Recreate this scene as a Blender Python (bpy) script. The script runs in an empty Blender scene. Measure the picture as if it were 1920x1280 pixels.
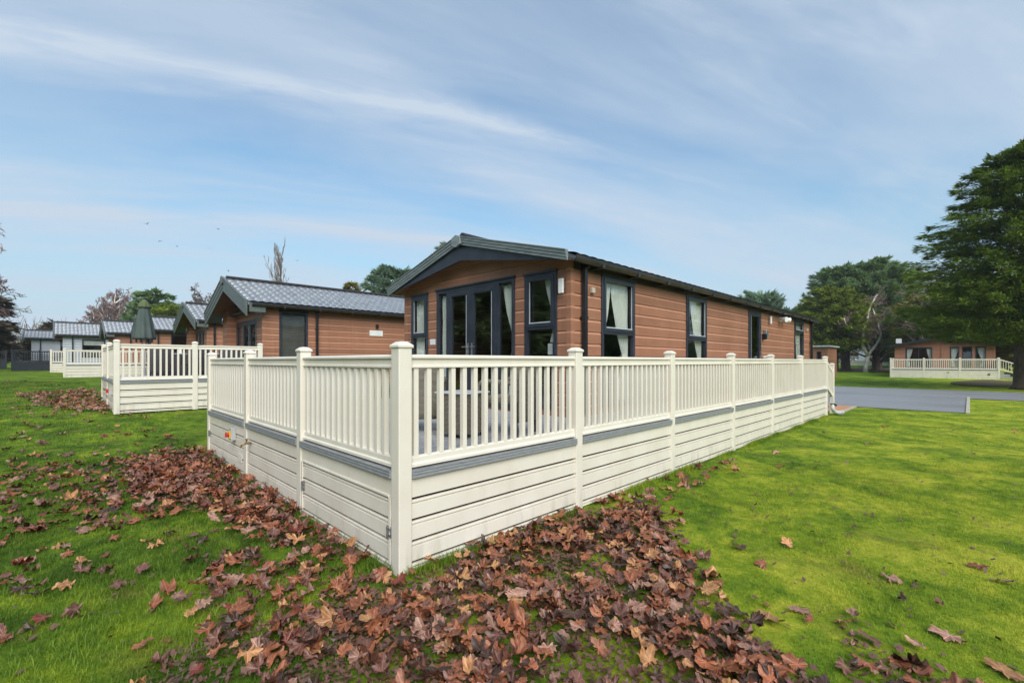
import bpy, bmesh, math, random
import numpy as np
from math import radians, sin, cos, pi, sqrt, atan2
from mathutils import Vector, Matrix

SC = bpy.context.scene
COL = SC.collection

# ------------------------------------------------------------------ camera
CX, CY, CZ = -1.9327, -3.1965, 1.693
HEAD = radians(45.2)
cam_d = bpy.data.cameras.new("camera"); cam = bpy.data.objects.new("camera", cam_d); COL.objects.link(cam)
cam.location = (CX, CY, CZ); cam.rotation_euler = (radians(90), 0, HEAD - radians(90))
cam_d.sensor_width = 36; cam_d.sensor_fit = 'HORIZONTAL'; cam_d.lens = 36 * 853 / 1920
cam_d.shift_y = 37 / 1920; cam_d.clip_start = 0.05; cam_d.clip_end = 3000
SC.camera = cam

# ------------------------------------------------------------------ light
SUN_EL, SUN_AZ = radians(40), atan2(-0.49, -0.87)        # azimuth measured from +Y towards +X
sun_d = bpy.data.lights.new("sun", 'SUN'); sun = bpy.data.objects.new("sun", sun_d); COL.objects.link(sun)
sun_d.energy = 1.5; sun_d.angle = radians(50); sun_d.color = (1.0, 0.955, 0.88)
sd = Vector((sin(SUN_AZ) * cos(SUN_EL), cos(SUN_AZ) * cos(SUN_EL), sin(SUN_EL)))
sun.rotation_euler = sd.to_track_quat('Z', 'Y').to_euler(); sun.location = sd * 60

def nn(nt, t, **kw):
    n = nt.nodes.new(t)
    for k, v in kw.items():
        if k in n.inputs: n.inputs[k].default_value = v
        else: setattr(n, k, v)
    return n
def mth(nt, op, a, b=None, clamp=False):
    n = nt.nodes.new('ShaderNodeMath'); n.operation = op; n.use_clamp = clamp
    for i, v in enumerate((a, b)):
        if v is None: continue
        if isinstance(v, (int, float)): n.inputs[i].default_value = v
        else: nt.links.new(v, n.inputs[i])
    return n.outputs[0]
def ramp(nt, fac, pts):
    n = nt.nodes.new('ShaderNodeValToRGB'); e = n.color_ramp.elements
    while len(e) > 1: e.remove(e[-1])
    for i, (p, c) in enumerate(pts):
        q = e[0] if i == 0 else e.new(p)
        q.position = p; q.color = (*c, 1) if len(c) == 3 else c
    if fac is not None: nt.links.new(fac, n.inputs[0])
    return n.outputs[0]
def mixc(nt, fac, a, b, mode='MIX'):
    n = nt.nodes.new('ShaderNodeMix'); n.data_type = 'RGBA'; n.blend_type = mode
    for i, v in ((0, fac), (6, a), (7, b)):
        if isinstance(v, (int, float)): n.inputs[i].default_value = v
        elif isinstance(v, tuple): n.inputs[i].default_value = (*v, 1)
        else: nt.links.new(v, n.inputs[i])
    return n.outputs[2]

W = bpy.data.worlds.new("World"); SC.world = W; W.use_nodes = True
wt = W.node_tree
bg = wt.nodes['Background']; bg.inputs[1].default_value = 0.060
skyn = nn(wt, 'ShaderNodeTexSky', sky_type='NISHITA', sun_disc=False, sun_elevation=SUN_EL, sun_rotation=SUN_AZ,
          altitude=30, air_density=1.3, dust_density=1.5, ozone_density=2.2)
tc = nn(wt, 'ShaderNodeTexCoord'); sx = nn(wt, 'ShaderNodeSeparateXYZ'); wt.links.new(tc.outputs['Generated'], sx.inputs[0])
den = mth(wt, 'ADD', mth(wt, 'MAXIMUM', sx.outputs[2], 0.0), 0.15)
pu, pv = mth(wt, 'DIVIDE', sx.outputs[0], den), mth(wt, 'DIVIDE', sx.outputs[1], den)
# axes along / across the cirrus streaks (they run from upper left down to the right)
SA = radians(-24)
su = mth(wt, 'ADD', mth(wt, 'MULTIPLY', pu, cos(SA)), mth(wt, 'MULTIPLY', pv, sin(SA)))
sv = mth(wt, 'ADD', mth(wt, 'MULTIPLY', pu, -sin(SA)), mth(wt, 'MULTIPLY', pv, cos(SA)))
def cloud_noise(ku, kv, det, rough, dist, off):
    cb = nn(wt, 'ShaderNodeCombineXYZ')
    wt.links.new(mth(wt, 'MULTIPLY', su, ku), cb.inputs[0]); wt.links.new(mth(wt, 'MULTIPLY', sv, kv), cb.inputs[1])
    cb.inputs[2].default_value = off
    n = nn(wt, 'ShaderNodeTexNoise', Scale=1.0, Detail=det, Roughness=rough, Distortion=dist)
    wt.links.new(cb.outputs[0], n.inputs['Vector']); return n.outputs[0]
big = cloud_noise(0.45, 1.3, 6, 0.55, 0.5, 3.1)
mid = cloud_noise(0.9, 4.2, 7, 0.60, 0.7, 8.4)
fine = cloud_noise(2.6, 10, 8, 0.66, 0.9, 1.7)
def band(center, width, amp):
    d = mth(wt, 'ABSOLUTE', mth(wt, 'SUBTRACT', mth(wt, 'ADD', sv, mth(wt, 'MULTIPLY', mth(wt, 'SUBTRACT', mid, 0.5), 0.22)), center))
    x = mth(wt, 'SUBTRACT', 1.0, mth(wt, 'DIVIDE', d, width), True)
    return mth(wt, 'MULTIPLY', mth(wt, 'POWER', x, 1.5), amp)
def mr(v, a, b, c, d):
    n = nn(wt, 'ShaderNodeMapRange'); n.inputs[1].default_value = a; n.inputs[2].default_value = b
    n.inputs[3].default_value = c; n.inputs[4].default_value = d; wt.links.new(v, n.inputs[0]); return n.outputs[0]
streak = mth(wt, 'MULTIPLY', band(1.385, 0.11, 0.70), mr(fine, 0.3, 0.62, 0.35, 1.0))
streak = mth(wt, 'MULTIPLY', streak, mr(su, 0.4, 1.05, 1.0, 0.2))
streak2 = mth(wt, 'MULTIPLY', band(2.37, 0.10, 0.5), mr(fine, 0.35, 0.6, 0.2, 1.0))
soft = mr(big, 0.34, 0.62, 0.06, 0.72)
wisp = mth(wt, 'MULTIPLY', mr(mid, 0.45, 0.70, 0.0, 0.40), mr(fine, 0.32, 0.66, 0.25, 1.0))
cl = mth(wt, 'ADD', mth(wt, 'ADD', soft, wisp), mth(wt, 'ADD', streak, streak2), True)
skyb = mixc(wt, 1.0, skyn.outputs[0], (0.74, 0.99, 1.06), 'MULTIPLY')
low = mr(sx.outputs[2], 0.0, 0.42, 0.85, 0.0)
skyb = mixc(wt, low, skyb, (2.85, 4.0, 4.95))
skyc = mixc(wt, cl, skyb, (3.65, 4.3, 5.1))
wt.links.new(skyc, bg.inputs[0])

SC.view_settings.view_transform = 'Standard'; SC.view_settings.look = 'None'
SC.view_settings.exposure = 1.43; SC.view_settings.gamma = 1.0
SC.render.engine = 'CYCLES'
SC.cycles.max_bounces = 8; SC.cycles.transparent_max_bounces = 12
SC.cycles.use_denoising = True; SC.cycles.caustics_reflective = False; SC.cycles.caustics_refractive = False

# ------------------------------------------------------------------ materials
def mat(name):
    m = bpy.data.materials.new(name); m.use_nodes = True
    nt = m.node_tree; return m, nt, nt.nodes['Principled BSDF']
def coords(nt, scale=(1, 1, 1)):
    t = nn(nt, 'ShaderNodeTexCoord'); mp = nn(nt, 'ShaderNodeMapping'); mp.inputs['Scale'].default_value = scale
    nt.links.new(t.outputs['Object'], mp.inputs[0]); return mp.outputs[0]
def noise(nt, vec, scale, det=4, rough=0.55, dist=0.0):
    n = nn(nt, 'ShaderNodeTexNoise', Scale=scale, Detail=det, Roughness=rough, Distortion=dist)
    nt.links.new(vec, n.inputs['Vector']); return n.outputs[0]
def bump(nt, b, h, strength, dist=0.01):
    n = nn(nt, 'ShaderNodeBump'); n.inputs['Strength'].default_value = strength; n.inputs['Distance'].default_value = dist
    nt.links.new(h, n.inputs['Height']); nt.links.new(n.outputs[0], b.inputs['Normal'])
def simple(name, c1, c2, scale=3, rough=0.5, stretch=(1, 1, 1), bs=0.0, spec=0.5, metal=0.0, lo=0.35, hi=0.65, det=5):
    m, nt, b = mat(name); v = coords(nt, stretch); n = noise(nt, v, scale, det)
    nt.links.new(ramp(nt, n, [(lo, c1), (hi, c2)]), b.inputs['Base Color'])
    b.inputs['Roughness'].default_value = rough; b.inputs['Specular IOR Level'].default_value = spec; b.inputs['Metallic'].default_value = metal
    if bs: bump(nt, b, n, bs)
    return m

def mr2(nt, v, a, b_, c, d):
    n = nn(nt, 'ShaderNodeMapRange'); n.inputs[1].default_value = a; n.inputs[2].default_value = b_
    n.inputs[3].default_value = c; n.inputs[4].default_value = d; nt.links.new(v, n.inputs[0]); return n.outputs[0]

def wood(name, dark, light, pitch=0.195):
    m, nt, b = mat(name); v = coords(nt, (1.3, 1.3, 34)); n = noise(nt, v, 2.2, 7, 0.62, 0.4)
    v2 = coords(nt, (0.12, 0.12, 1 / pitch)); n2 = noise(nt, v2, 0.9, 1)
    base = ramp(nt, n, [(0.25, dark), (0.75, light)])
    tint = ramp(nt, n2, [(0.35, (0.86, 0.86, 0.86)), (0.65, (1.10, 1.08, 1.05))])
    t = nn(nt, 'ShaderNodeTexCoord'); sp = nn(nt, 'ShaderNodeSeparateXYZ'); nt.links.new(t.outputs['Object'], sp.inputs[0])
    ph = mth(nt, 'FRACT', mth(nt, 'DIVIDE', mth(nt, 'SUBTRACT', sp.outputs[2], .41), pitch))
    edge = mth(nt, 'MULTIPLY', mth(nt, 'GREATER_THAN', ph, .80), mth(nt, 'LESS_THAN', ph, .955))   # sky highlight along each board's top chamfer, painted as a lighter stripe
    body = mixc(nt, 1.0, base, tint, 'MULTIPLY')
    fade = noise(nt, coords(nt, (1.2, 1.2, .5)), 1.0, 4, .6); strk = noise(nt, coords(nt, (9, 9, .35)), 1.0, 4, .6)
    body = mixc(nt, mr2(nt, fade, .42, .68, 0, .28), body, tuple(min(1, k * 1.25 + .02) for k in light)); body = mixc(nt, mr2(nt, strk, .56, .74, 0, .30), body, tuple(k * .6 for k in dark))
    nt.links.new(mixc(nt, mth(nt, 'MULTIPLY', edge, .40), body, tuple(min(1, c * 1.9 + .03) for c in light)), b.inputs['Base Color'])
    b.inputs['Roughness'].default_value = 0.50; b.inputs['Specular IOR Level'].default_value = 0.35
    bump(nt, b, n, 0.2, 0.003); return m
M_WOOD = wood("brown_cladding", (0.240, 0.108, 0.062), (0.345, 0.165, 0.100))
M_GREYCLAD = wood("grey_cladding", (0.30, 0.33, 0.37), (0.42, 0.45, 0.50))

def upvc():
    m, nt, b = mat("cream_upvc"); v = coords(nt); n = noise(nt, v, 2.3, 6, 0.6); n2 = noise(nt, coords(nt, (5, 5, 1.0)), 2.0, 5)
    base = ramp(nt, n, [(0.3, (0.70, 0.642, 0.548)), (0.7, (0.775, 0.728, 0.645))])
    dirt = ramp(nt, n2, [(0.52, (0, 0, 0)), (0.78, (1, 1, 1))])
    t = nn(nt, 'ShaderNodeTexCoord'); s = nn(nt, 'ShaderNodeSeparateXYZ'); nt.links.new(t.outputs['Object'], s.inputs[0])
    low = mth(nt, 'SUBTRACT', 1.0, mth(nt, 'MULTIPLY', s.outputs[2], 3.2), True)
    f = mth(nt, 'MULTIPLY', mth(nt, 'ADD', mth(nt, 'MULTIPLY', low, 0.6), 0.08), dirt)
    nt.links.new(mixc(nt, f, base, (0.30, 0.27, 0.17)), b.inputs['Base Color'])
    b.inputs['Roughness'].default_value = 0.38; b.inputs['Specular IOR Level'].default_value = 0.4
    bump(nt, b, noise(nt, coords(nt, (3, 3, 60)), 3, 3), 0.05, 0.003); return m
M_CREAM = upvc()
M_WHITE = simple("white_plastic", (0.66, 0.67, 0.66), (0.76, 0.76, 0.74), 4, 0.4)
M_BLACKDECK = simple("charcoal_upvc", (0.022, 0.028, 0.042), (0.035, 0.042, 0.058), 3, 0.45)
M_SLOT = simple("dark_gap", (0.008, 0.007, 0.006), (0.015, 0.013, 0.011), 6, 0.9)  # near-black colour standing in for the shade behind the skirting gaps
M_EDGE = simple("grey_edge_board", (0.20, 0.21, 0.222), (0.27, 0.282, 0.295), 3, 0.45, (4, 4, 30), 0.15)
M_FLOOR = simple("grey_decking", (0.30, 0.305, 0.31), (0.43, 0.435, 0.44), 2, 0.42, (6, 6, 6), 0.15)
M_ANTH = simple("anthracite_frame", (0.020, 0.024, 0.036), (0.032, 0.038, 0.054), 3, 0.36)
M_BLACK = simple("black_plastic", (0.009, 0.010, 0.013), (0.016, 0.017, 0.022), 5, 0.32)
M_BARGE = simple("slate_grey_trim", (0.15, 0.175, 0.18), (0.23, 0.26, 0.265), 4, 0.36, (1, 1, 8), 0.1)
M_HOOD = simple("grey_green_barge", (0.075, 0.092, 0.086), (0.125, 0.145, 0.135), 4, 0.42, (1, 1, 8), 0.1)
M_GUTTER = simple("dark_gutter", (0.018, 0.016, 0.016), (0.038, 0.034, 0.032), 6, 0.35)
M_SOFFIT = simple("brown_soffit", (0.13, 0.048, 0.024), (0.20, 0.075, 0.036), 3, 0.6, (1, 8, 8))
M_CURTAIN = simple("white_voile", (0.70, 0.70, 0.66), (0.82, 0.82, 0.78), 5, 0.9, (1, 1, 0.2))
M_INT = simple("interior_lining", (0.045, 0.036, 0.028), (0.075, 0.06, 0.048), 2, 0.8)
M_BLIND = simple('grey_blind_slats', (0.10, 0.10, 0.095), (0.16, 0.16, 0.15), 4, 0.6)
M_BEAD = simple("silver_bead", (0.42, 0.45, 0.48), (0.55, 0.58, 0.60), 4, 0.35)
M_STEEL = simple("galvanised_steel", (0.30, 0.31, 0.32), (0.46, 0.47, 0.48), 30, 0.35, metal=0.8)
M_BRASS = simple("aged_brass", (0.20, 0.14, 0.07), (0.32, 0.24, 0.13), 20, 0.4, metal=0.7)
M_RED = simple("red_plastic", (0.45, 0.02, 0.015), (0.55, 0.03, 0.02), 8, 0.35)
M_YEL = simple("yellow_plastic", (0.75, 0.42, 0.02), (0.85, 0.50, 0.03), 8, 0.35)
M_GREYPL = simple("grey_plastic", (0.34, 0.35, 0.35), (0.42, 0.43, 0.43), 8, 0.45)
M_PARASOL = simple("green_canvas", (0.050, 0.072, 0.066), (0.080, 0.105, 0.096), 5, 0.85, (1, 1, 0.3), 0.2)
M_PARATOP = simple("mossy_canvas", (0.070, 0.100, 0.045), (0.11, 0.14, 0.065), 8, 0.9)
M_ALU = simple("brushed_pole", (0.55, 0.55, 0.54), (0.66, 0.66, 0.65), 10, 0.4, metal=0.5)
M_BARK = simple("brown_bark", (0.050, 0.036, 0.026), (0.115, 0.085, 0.062), 6, 0.95, (1, 1, 0.25), 0.9)
M_PALEBARK = simple("pale_birch_bark", (0.50, 0.45, 0.37), (0.78, 0.73, 0.63), 2.2, 0.8, (1, 1, 0.5), 0.3)
M_TWIG = simple("purple_twigs", (0.20, 0.125, 0.12), (0.34, 0.235, 0.225), 0.8, 0.9)
M_TWIGB = simple("brown_twigs", (0.14, 0.108, 0.085), (0.26, 0.205, 0.165), 0.6, 0.9)
M_BIRD = simple("dark_feather", (0.015, 0.015, 0.017), (0.035, 0.034, 0.034), 10, 0.8)
M_RAMP = simple("orange_paver", (0.42, 0.15, 0.055), (0.60, 0.27, 0.12), 9, 0.8, bs=0.3)
M_KERB = simple("concrete_edging", (0.34, 0.31, 0.25), (0.48, 0.44, 0.36), 7, 0.85, bs=0.3)
M_BED = simple("bark_mulch_bed", (0.035, 0.022, 0.015), (0.085, 0.055, 0.040), 8, 0.95, bs=0.8)
M_PALELODGE = simple("pale_blue_cladding", (0.42, 0.50, 0.56), (0.52, 0.60, 0.66), 2, 0.6, (1, 1, 9))

def asphalt():
    m, nt, b = mat("wet_asphalt"); v = coords(nt); n = noise(nt, v, 70, 3, 0.7); n2 = noise(nt, coords(nt, (0.5, 0.14, 1)), 1.1, 5)
    base = ramp(nt, n, [(0.3, (0.21, 0.214, 0.222)), (0.7, (0.34, 0.344, 0.355))])
    nt.links.new(mixc(nt, mth(nt, 'MULTIPLY', n2, 0.55), base, (0.175, 0.18, 0.20)), b.inputs['Base Color'])
    nt.links.new(mr2(nt, n2, 0.35, 0.7, 0.30, 0.62), b.inputs['Roughness']); bump(nt, b, n, 0.35, 0.004); return m
M_ROAD = asphalt()

def tiles(name, c1, c2):
    m, nt, b = mat(name); v = coords(nt, (4.5, 2.6, 2.6)); n = noise(nt, v, 1.0, 5, 0.6); f = noise(nt, coords(nt), 60, 2)
    nt.links.new(ramp(nt, n, [(0.3, c1), (0.7, c2)]), b.inputs['Base Color'])
    b.inputs['Roughness'].default_value = 0.36; b.inputs['Specular IOR Level'].default_value = 0.8; b.inputs['IOR'].default_value = 1.75
    b.inputs['Coat Weight'].default_value = 0.5; b.inputs['Coat Roughness'].default_value = 0.25
    bump(nt, b, f, 0.08, 0.003); return m
M_TILE = tiles("wet_slate_tile", (0.13, 0.142, 0.16), (0.23, 0.25, 0.275))
M_TILE2 = tiles("dark_roof_tile", (0.028, 0.030, 0.034), (0.055, 0.058, 0.064))

def glass():
    m = bpy.data.materials.new("window_glass"); m.use_nodes = True; nt = m.node_tree
    nt.nodes.remove(nt.nodes['Principled BSDF']); out = nt.nodes['Material Output']
    tr = nn(nt, 'ShaderNodeBsdfTransparent'); tr.inputs[0].default_value = (0.93, 0.95, 0.94, 1)
    gl = nn(nt, 'ShaderNodeBsdfGlossy'); gl.inputs['Roughness'].default_value = 0.02
    gm = nn(nt, 'ShaderNodeNewGeometry'); dt = nn(nt, 'ShaderNodeVectorMath', operation='DOT_PRODUCT')
    nt.links.new(gm.outputs['Normal'], dt.inputs[0]); nt.links.new(gm.outputs['Incoming'], dt.inputs[1])
    sch = mth(nt, 'ADD', 0.085, mth(nt, 'MULTIPLY', 0.90, mth(nt, 'POWER', mth(nt, 'SUBTRACT', 1.0, mth(nt, 'ABSOLUTE', dt.outputs['Value']), True), 5.0)))
    nb = nn(nt, 'ShaderNodeBump'); nb.inputs['Strength'].default_value = 0.03; nb.inputs['Distance'].default_value = 0.02
    nt.links.new(noise(nt, coords(nt), 2.2, 2), nb.inputs['Height']); nt.links.new(nb.outputs[0], gl.inputs['Normal'])
    mx = nn(nt, 'ShaderNodeMixShader'); nt.links.new(sch, mx.inputs[0])
    nt.links.new(tr.outputs[0], mx.inputs[1]); nt.links.new(gl.outputs[0], mx.inputs[2]); nt.links.new(mx.outputs[0], out.inputs[0]); return m
M_GLASS = glass()

def rattan(name, c1, c2):
    m, nt, b = mat(name); t = nn(nt, 'ShaderNodeTexCoord')
    w = nn(nt, 'ShaderNodeTexWave', wave_type='BANDS', bands_direction='Z', Scale=22.0, Distortion=1.2, Detail=1.5)
    w.inputs['Detail Scale'].default_value = 6.0
    nt.links.new(t.outputs['Object'], w.inputs['Vector']); n = noise(nt, coords(nt, (14, 14, 30)), 2, 3)
    k = mth(nt, 'MULTIPLY', w.outputs[1], mth(nt, 'ADD', n, 0.45))
    nt.links.new(ramp(nt, k, [(0.12, c1), (0.75, c2)]), b.inputs['Base Color']); b.inputs['Roughness'].default_value = 0.55
    bump(nt, b, k, 0.8, 0.01); return m
M_RATTAN = rattan("grey_brown_rattan", (0.030, 0.026, 0.018), (0.30, 0.265, 0.20))
M_RATTAN2 = rattan("plum_grey_rattan", (0.030, 0.025, 0.030), (0.13, 0.11, 0.125))

def grass_colour(nt):
    t = nn(nt, 'ShaderNodeTexCoord'); v = t.outputs['Object']; s = nn(nt, 'ShaderNodeSeparateXYZ'); nt.links.new(v, s.inputs[0])
    n1 = noise(nt, v, 1.1, 6, 0.66, 0.5); n2 = noise(nt, v, 6.5, 6, 0.72); n3 = noise(nt, v, 38, 3, 0.7)
    moss = mth(nt, 'ADD', mth(nt, 'MULTIPLY', n1, 0.62), mth(nt, 'MULTIPLY', n2, 0.38))
    side = mr2(nt, s.outputs[1], -2.5, 1.5, 0.055, -0.058)          # the open lawn on the road side is mossier
    near = mr2(nt, mth(nt, 'ADD', s.outputs[0], s.outputs[1]), -3.0, 0.5, -0.055, 0.0)
    k = mth(nt, 'ADD', mth(nt, 'ADD', moss, side), near)
    c = ramp(nt, k, [(0.37, (0.066, 0.130, 0.012)), (0.46, (0.140, 0.240, 0.019)), (0.54, (0.265, 0.360, 0.025)), (0.64, (0.50, 0.52, 0.055))])
    worn = mr2(nt, noise(nt, v, 1.5, 6, 0.7, 0.5), .55, .70, 0, .62)
    c = mixc(nt, worn, c, (0.255, 0.215, 0.055))
    return mixc(nt, 1.0, c, ramp(nt, n3, [(0.25, (0.72, 0.74, 0.70)), (0.75, (1.2, 1.18, 1.1))]), 'MULTIPLY'), n3, n2
def grass_mat(name, blade):
    m, nt, b = mat(name); c, n3, n2 = grass_colour(nt)
    if not blade:
        bare = ramp(nt, noise(nt, coords(nt), 7.5, 6, 0.7), [(0.60, (0, 0, 0)), (0.72, (1, 1, 1))])
        c = mixc(nt, mth(nt, 'MULTIPLY', bare, 0.5), c, (0.045, 0.045, 0.014))
        h = mth(nt, 'ADD', noise(nt, coords(nt), 150, 2, 0.7), n2); bump(nt, b, h, 0.9, 0.03)
    nt.links.new(c, b.inputs['Base Color']); b.inputs['Roughness'].default_value = 0.6 if blade else 0.85
    b.inputs['Specular IOR Level'].default_value = 0.35 if blade else 0.1
    if blade:
        tr = nn(nt, 'ShaderNodeBsdfTranslucent'); nt.links.new(c, tr.inputs[0])
        mx = nn(nt, 'ShaderNodeMixShader'); mx.inputs[0].default_value = 0.35
        nt.links.new(b.outputs[0], mx.inputs[1]); nt.links.new(tr.outputs[0], mx.inputs[2])
        nt.links.new(mx.outputs[0], nt.nodes['Material Output'].inputs[0])
    return m
M_GROUND = grass_mat("mossy_lawn", False); M_BLADE = grass_mat("grass_blade", True)

def foliage(name, c1, c2, c3, scale=1.2, transl=0.3):
    m, nt, b = mat(name); v = coords(nt); n = noise(nt, v, scale, 3, 0.6); f = noise(nt, v, scale * 9, 2, 0.6)
    k = mth(nt, 'ADD', mth(nt, 'MULTIPLY', n, 0.6), mth(nt, 'MULTIPLY', f, 0.4))
    c = ramp(nt, k, [(0.34, c1), (0.5, c2), (0.66, c3)]); nt.links.new(c, b.inputs['Base Color'])
    b.inputs['Roughness'].default_value = 0.7; b.inputs['Specular IOR Level'].default_value = 0.15
    tr = nn(nt, 'ShaderNodeBsdfTranslucent'); nt.links.new(c, tr.inputs[0])
    mx = nn(nt, 'ShaderNodeMixShader'); mx.inputs[0].default_value = transl
    nt.links.new(b.outputs[0], mx.inputs[1]); nt.links.new(tr.outputs[0], mx.inputs[2])
    nt.links.new(mx.outputs[0], nt.nodes['Material Output'].inputs[0]); return m
M_FOLBIG = foliage("cypress_sprays", (0.050, 0.092, 0.013), (0.140, 0.215, 0.027), (0.36, 0.42, 0.055), 2.4, .22)
M_FOLMID = foliage("blue_green_needles", (0.124, 0.202, 0.091), (0.221, 0.325, 0.143), (0.338, 0.448, 0.202), 0.5)
M_FOLPALE = foliage("grey_green_needles", (0.172, 0.252, 0.172), (0.252, 0.352, 0.242), (0.343, 0.443, 0.302), 0.5)
M_FOLLIME = foliage("lime_needles", (0.145, 0.194, 0.027), (0.242, 0.300, 0.043), (0.349, 0.398, 0.062), 0.5)
M_FOLDARK = foliage("brown_green_needles", (0.070, 0.058, 0.036), (0.130, 0.105, 0.070), (0.20, 0.16, 0.115), 0.5)
M_FOLOLIVE = foliage("olive_autumn_leaves", (0.155, 0.155, 0.034), (0.248, 0.225, 0.056), (0.341, 0.295, 0.085), 0.5)

def leafmat(name, c1, c2):
    m, nt, b = mat(name); v = coords(nt); n = noise(nt, v, 9, 5, 0.65); oi = nn(nt, 'ShaderNodeObjectInfo')
    c = ramp(nt, n, [(0.3, c1), (0.7, c2)])
    at = nn(nt, 'ShaderNodeAttribute'); at.attribute_name = 'leaf_pos'; sp = nn(nt, 'ShaderNodeSeparateXYZ'); nt.links.new(at.outputs['Vector'], sp.inputs[0])
    ang = mth(nt, 'ARCTAN2', sp.outputs[0], sp.outputs[1]); rad = nn(nt, 'ShaderNodeVectorMath', operation='LENGTH'); nt.links.new(at.outputs['Vector'], rad.inputs[0])
    fa = mth(nt, 'ABSOLUTE', mth(nt, 'SUBTRACT', mth(nt, 'FRACT', mth(nt, 'ADD', mth(nt, 'DIVIDE', ang, radians(46)), .5)), .5))
    vd = mth(nt, 'MULTIPLY', mth(nt, 'MULTIPLY', fa, radians(46)), rad.outputs['Value'])
    vein = mth(nt, 'SUBTRACT', 1.0, mth(nt, 'DIVIDE', vd, .016), True)
    blot = noise(nt, at.outputs['Vector'], 5.5, 4, .7)
    c = mixc(nt, mr2(nt, blot, .45, .75, 0, .75), c, tuple(k * .38 for k in c1))
    c = mixc(nt, mth(nt, 'MULTIPLY', vein, .55), c, tuple(min(1, k * 1.7 + .02) for k in c2))
    hs = nn(nt, 'ShaderNodeHueSaturation'); nt.links.new(c, hs.inputs['Color'])
    nt.links.new(mr2(nt, oi.outputs['Random'], 0, 1, 0.7, 1.35), hs.inputs['Value'])
    nt.links.new(hs.outputs[0], b.inputs['Base Color']); b.inputs['Roughness'].default_value = 0.42; b.inputs['Specular IOR Level'].default_value = 0.45
    bump(nt, b, noise(nt, v, 45, 3), 0.35, 0.004); return m
M_LEAF = [leafmat("rust_leaf", (0.165, 0.050, 0.021), (0.33, 0.115, 0.052)),
          leafmat("tan_leaf", (0.31, 0.135, 0.050), (0.50, 0.255, 0.11)),
          leafmat("plum_leaf", (0.085, 0.032, 0.022), (0.20, 0.085, 0.058)),
          leafmat("dark_leaf", (0.028, 0.014, 0.008), (0.085, 0.038, 0.022)),
          leafmat("mauve_leaf", (0.20, 0.098, 0.068), (0.37, 0.20, 0.14)),
          leafmat("red_leaf", (0.120, 0.022, 0.012), (0.200, 0.048, 0.022))]

# ------------------------------------------------------------------ helpers
def tag(o, label=None, cat=None, group=None, kind=None):
    for k, v in (('label', label), ('category', cat), ('group', group), ('kind', kind)):
        if v: o[k] = v
    return o
def root(name, loc, rz=0, label=None, cat=None, group=None):
    o = bpy.data.objects.new(name, None); COL.objects.link(o); o.location = loc; o.rotation_euler = (0, 0, rz)
    o.empty_display_size = 0.1
    return tag(o, label, cat, group)
def link(name, me, m=None, parent=None, loc=(0, 0, 0), rz=0):
    o = bpy.data.objects.new(name, me); COL.objects.link(o); o.location = loc; o.rotation_euler = (0, 0, rz)
    if m is not None and not me.materials: me.materials.append(m)
    if parent is not None: o.parent = parent
    return o
def arr_mesh(name, verts, faces, m=None, smooth=False):
    """verts (n,3) array, faces (k,3 or 4) array"""
    me = bpy.data.meshes.new(name); v = np.asarray(verts, np.float32); f = np.asarray(faces, np.int32)
    k = f.shape[1]; me.vertices.add(len(v)); me.vertices.foreach_set('co', v.ravel())
    me.loops.add(f.size); me.loops.foreach_set('vertex_index', f.ravel())
    me.polygons.add(len(f)); me.polygons.foreach_set('loop_start', np.arange(0, f.size, k, dtype=np.int32))
    me.polygons.foreach_set('loop_total', np.full(len(f), k, np.int32))
    if smooth: me.polygons.foreach_set('use_smooth', np.ones(len(f), bool))
    me.update(calc_edges=True)
    if m is not None: me.materials.append(m)
    return me

class Fr:
    """frame of a vertical run or wall: u along d, o outward along n, z up"""
    def __init__(s, o, d, n, z=0): s.o, s.d, s.n, s.z = o, d, n, z
    def __call__(s, u, o, z): return (s.o[0] + s.d[0] * u + s.n[0] * o, s.o[1] + s.d[1] * u + s.n[1] * o, s.z + z)
ID = lambda u, o, z: (u, o, z)

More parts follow.
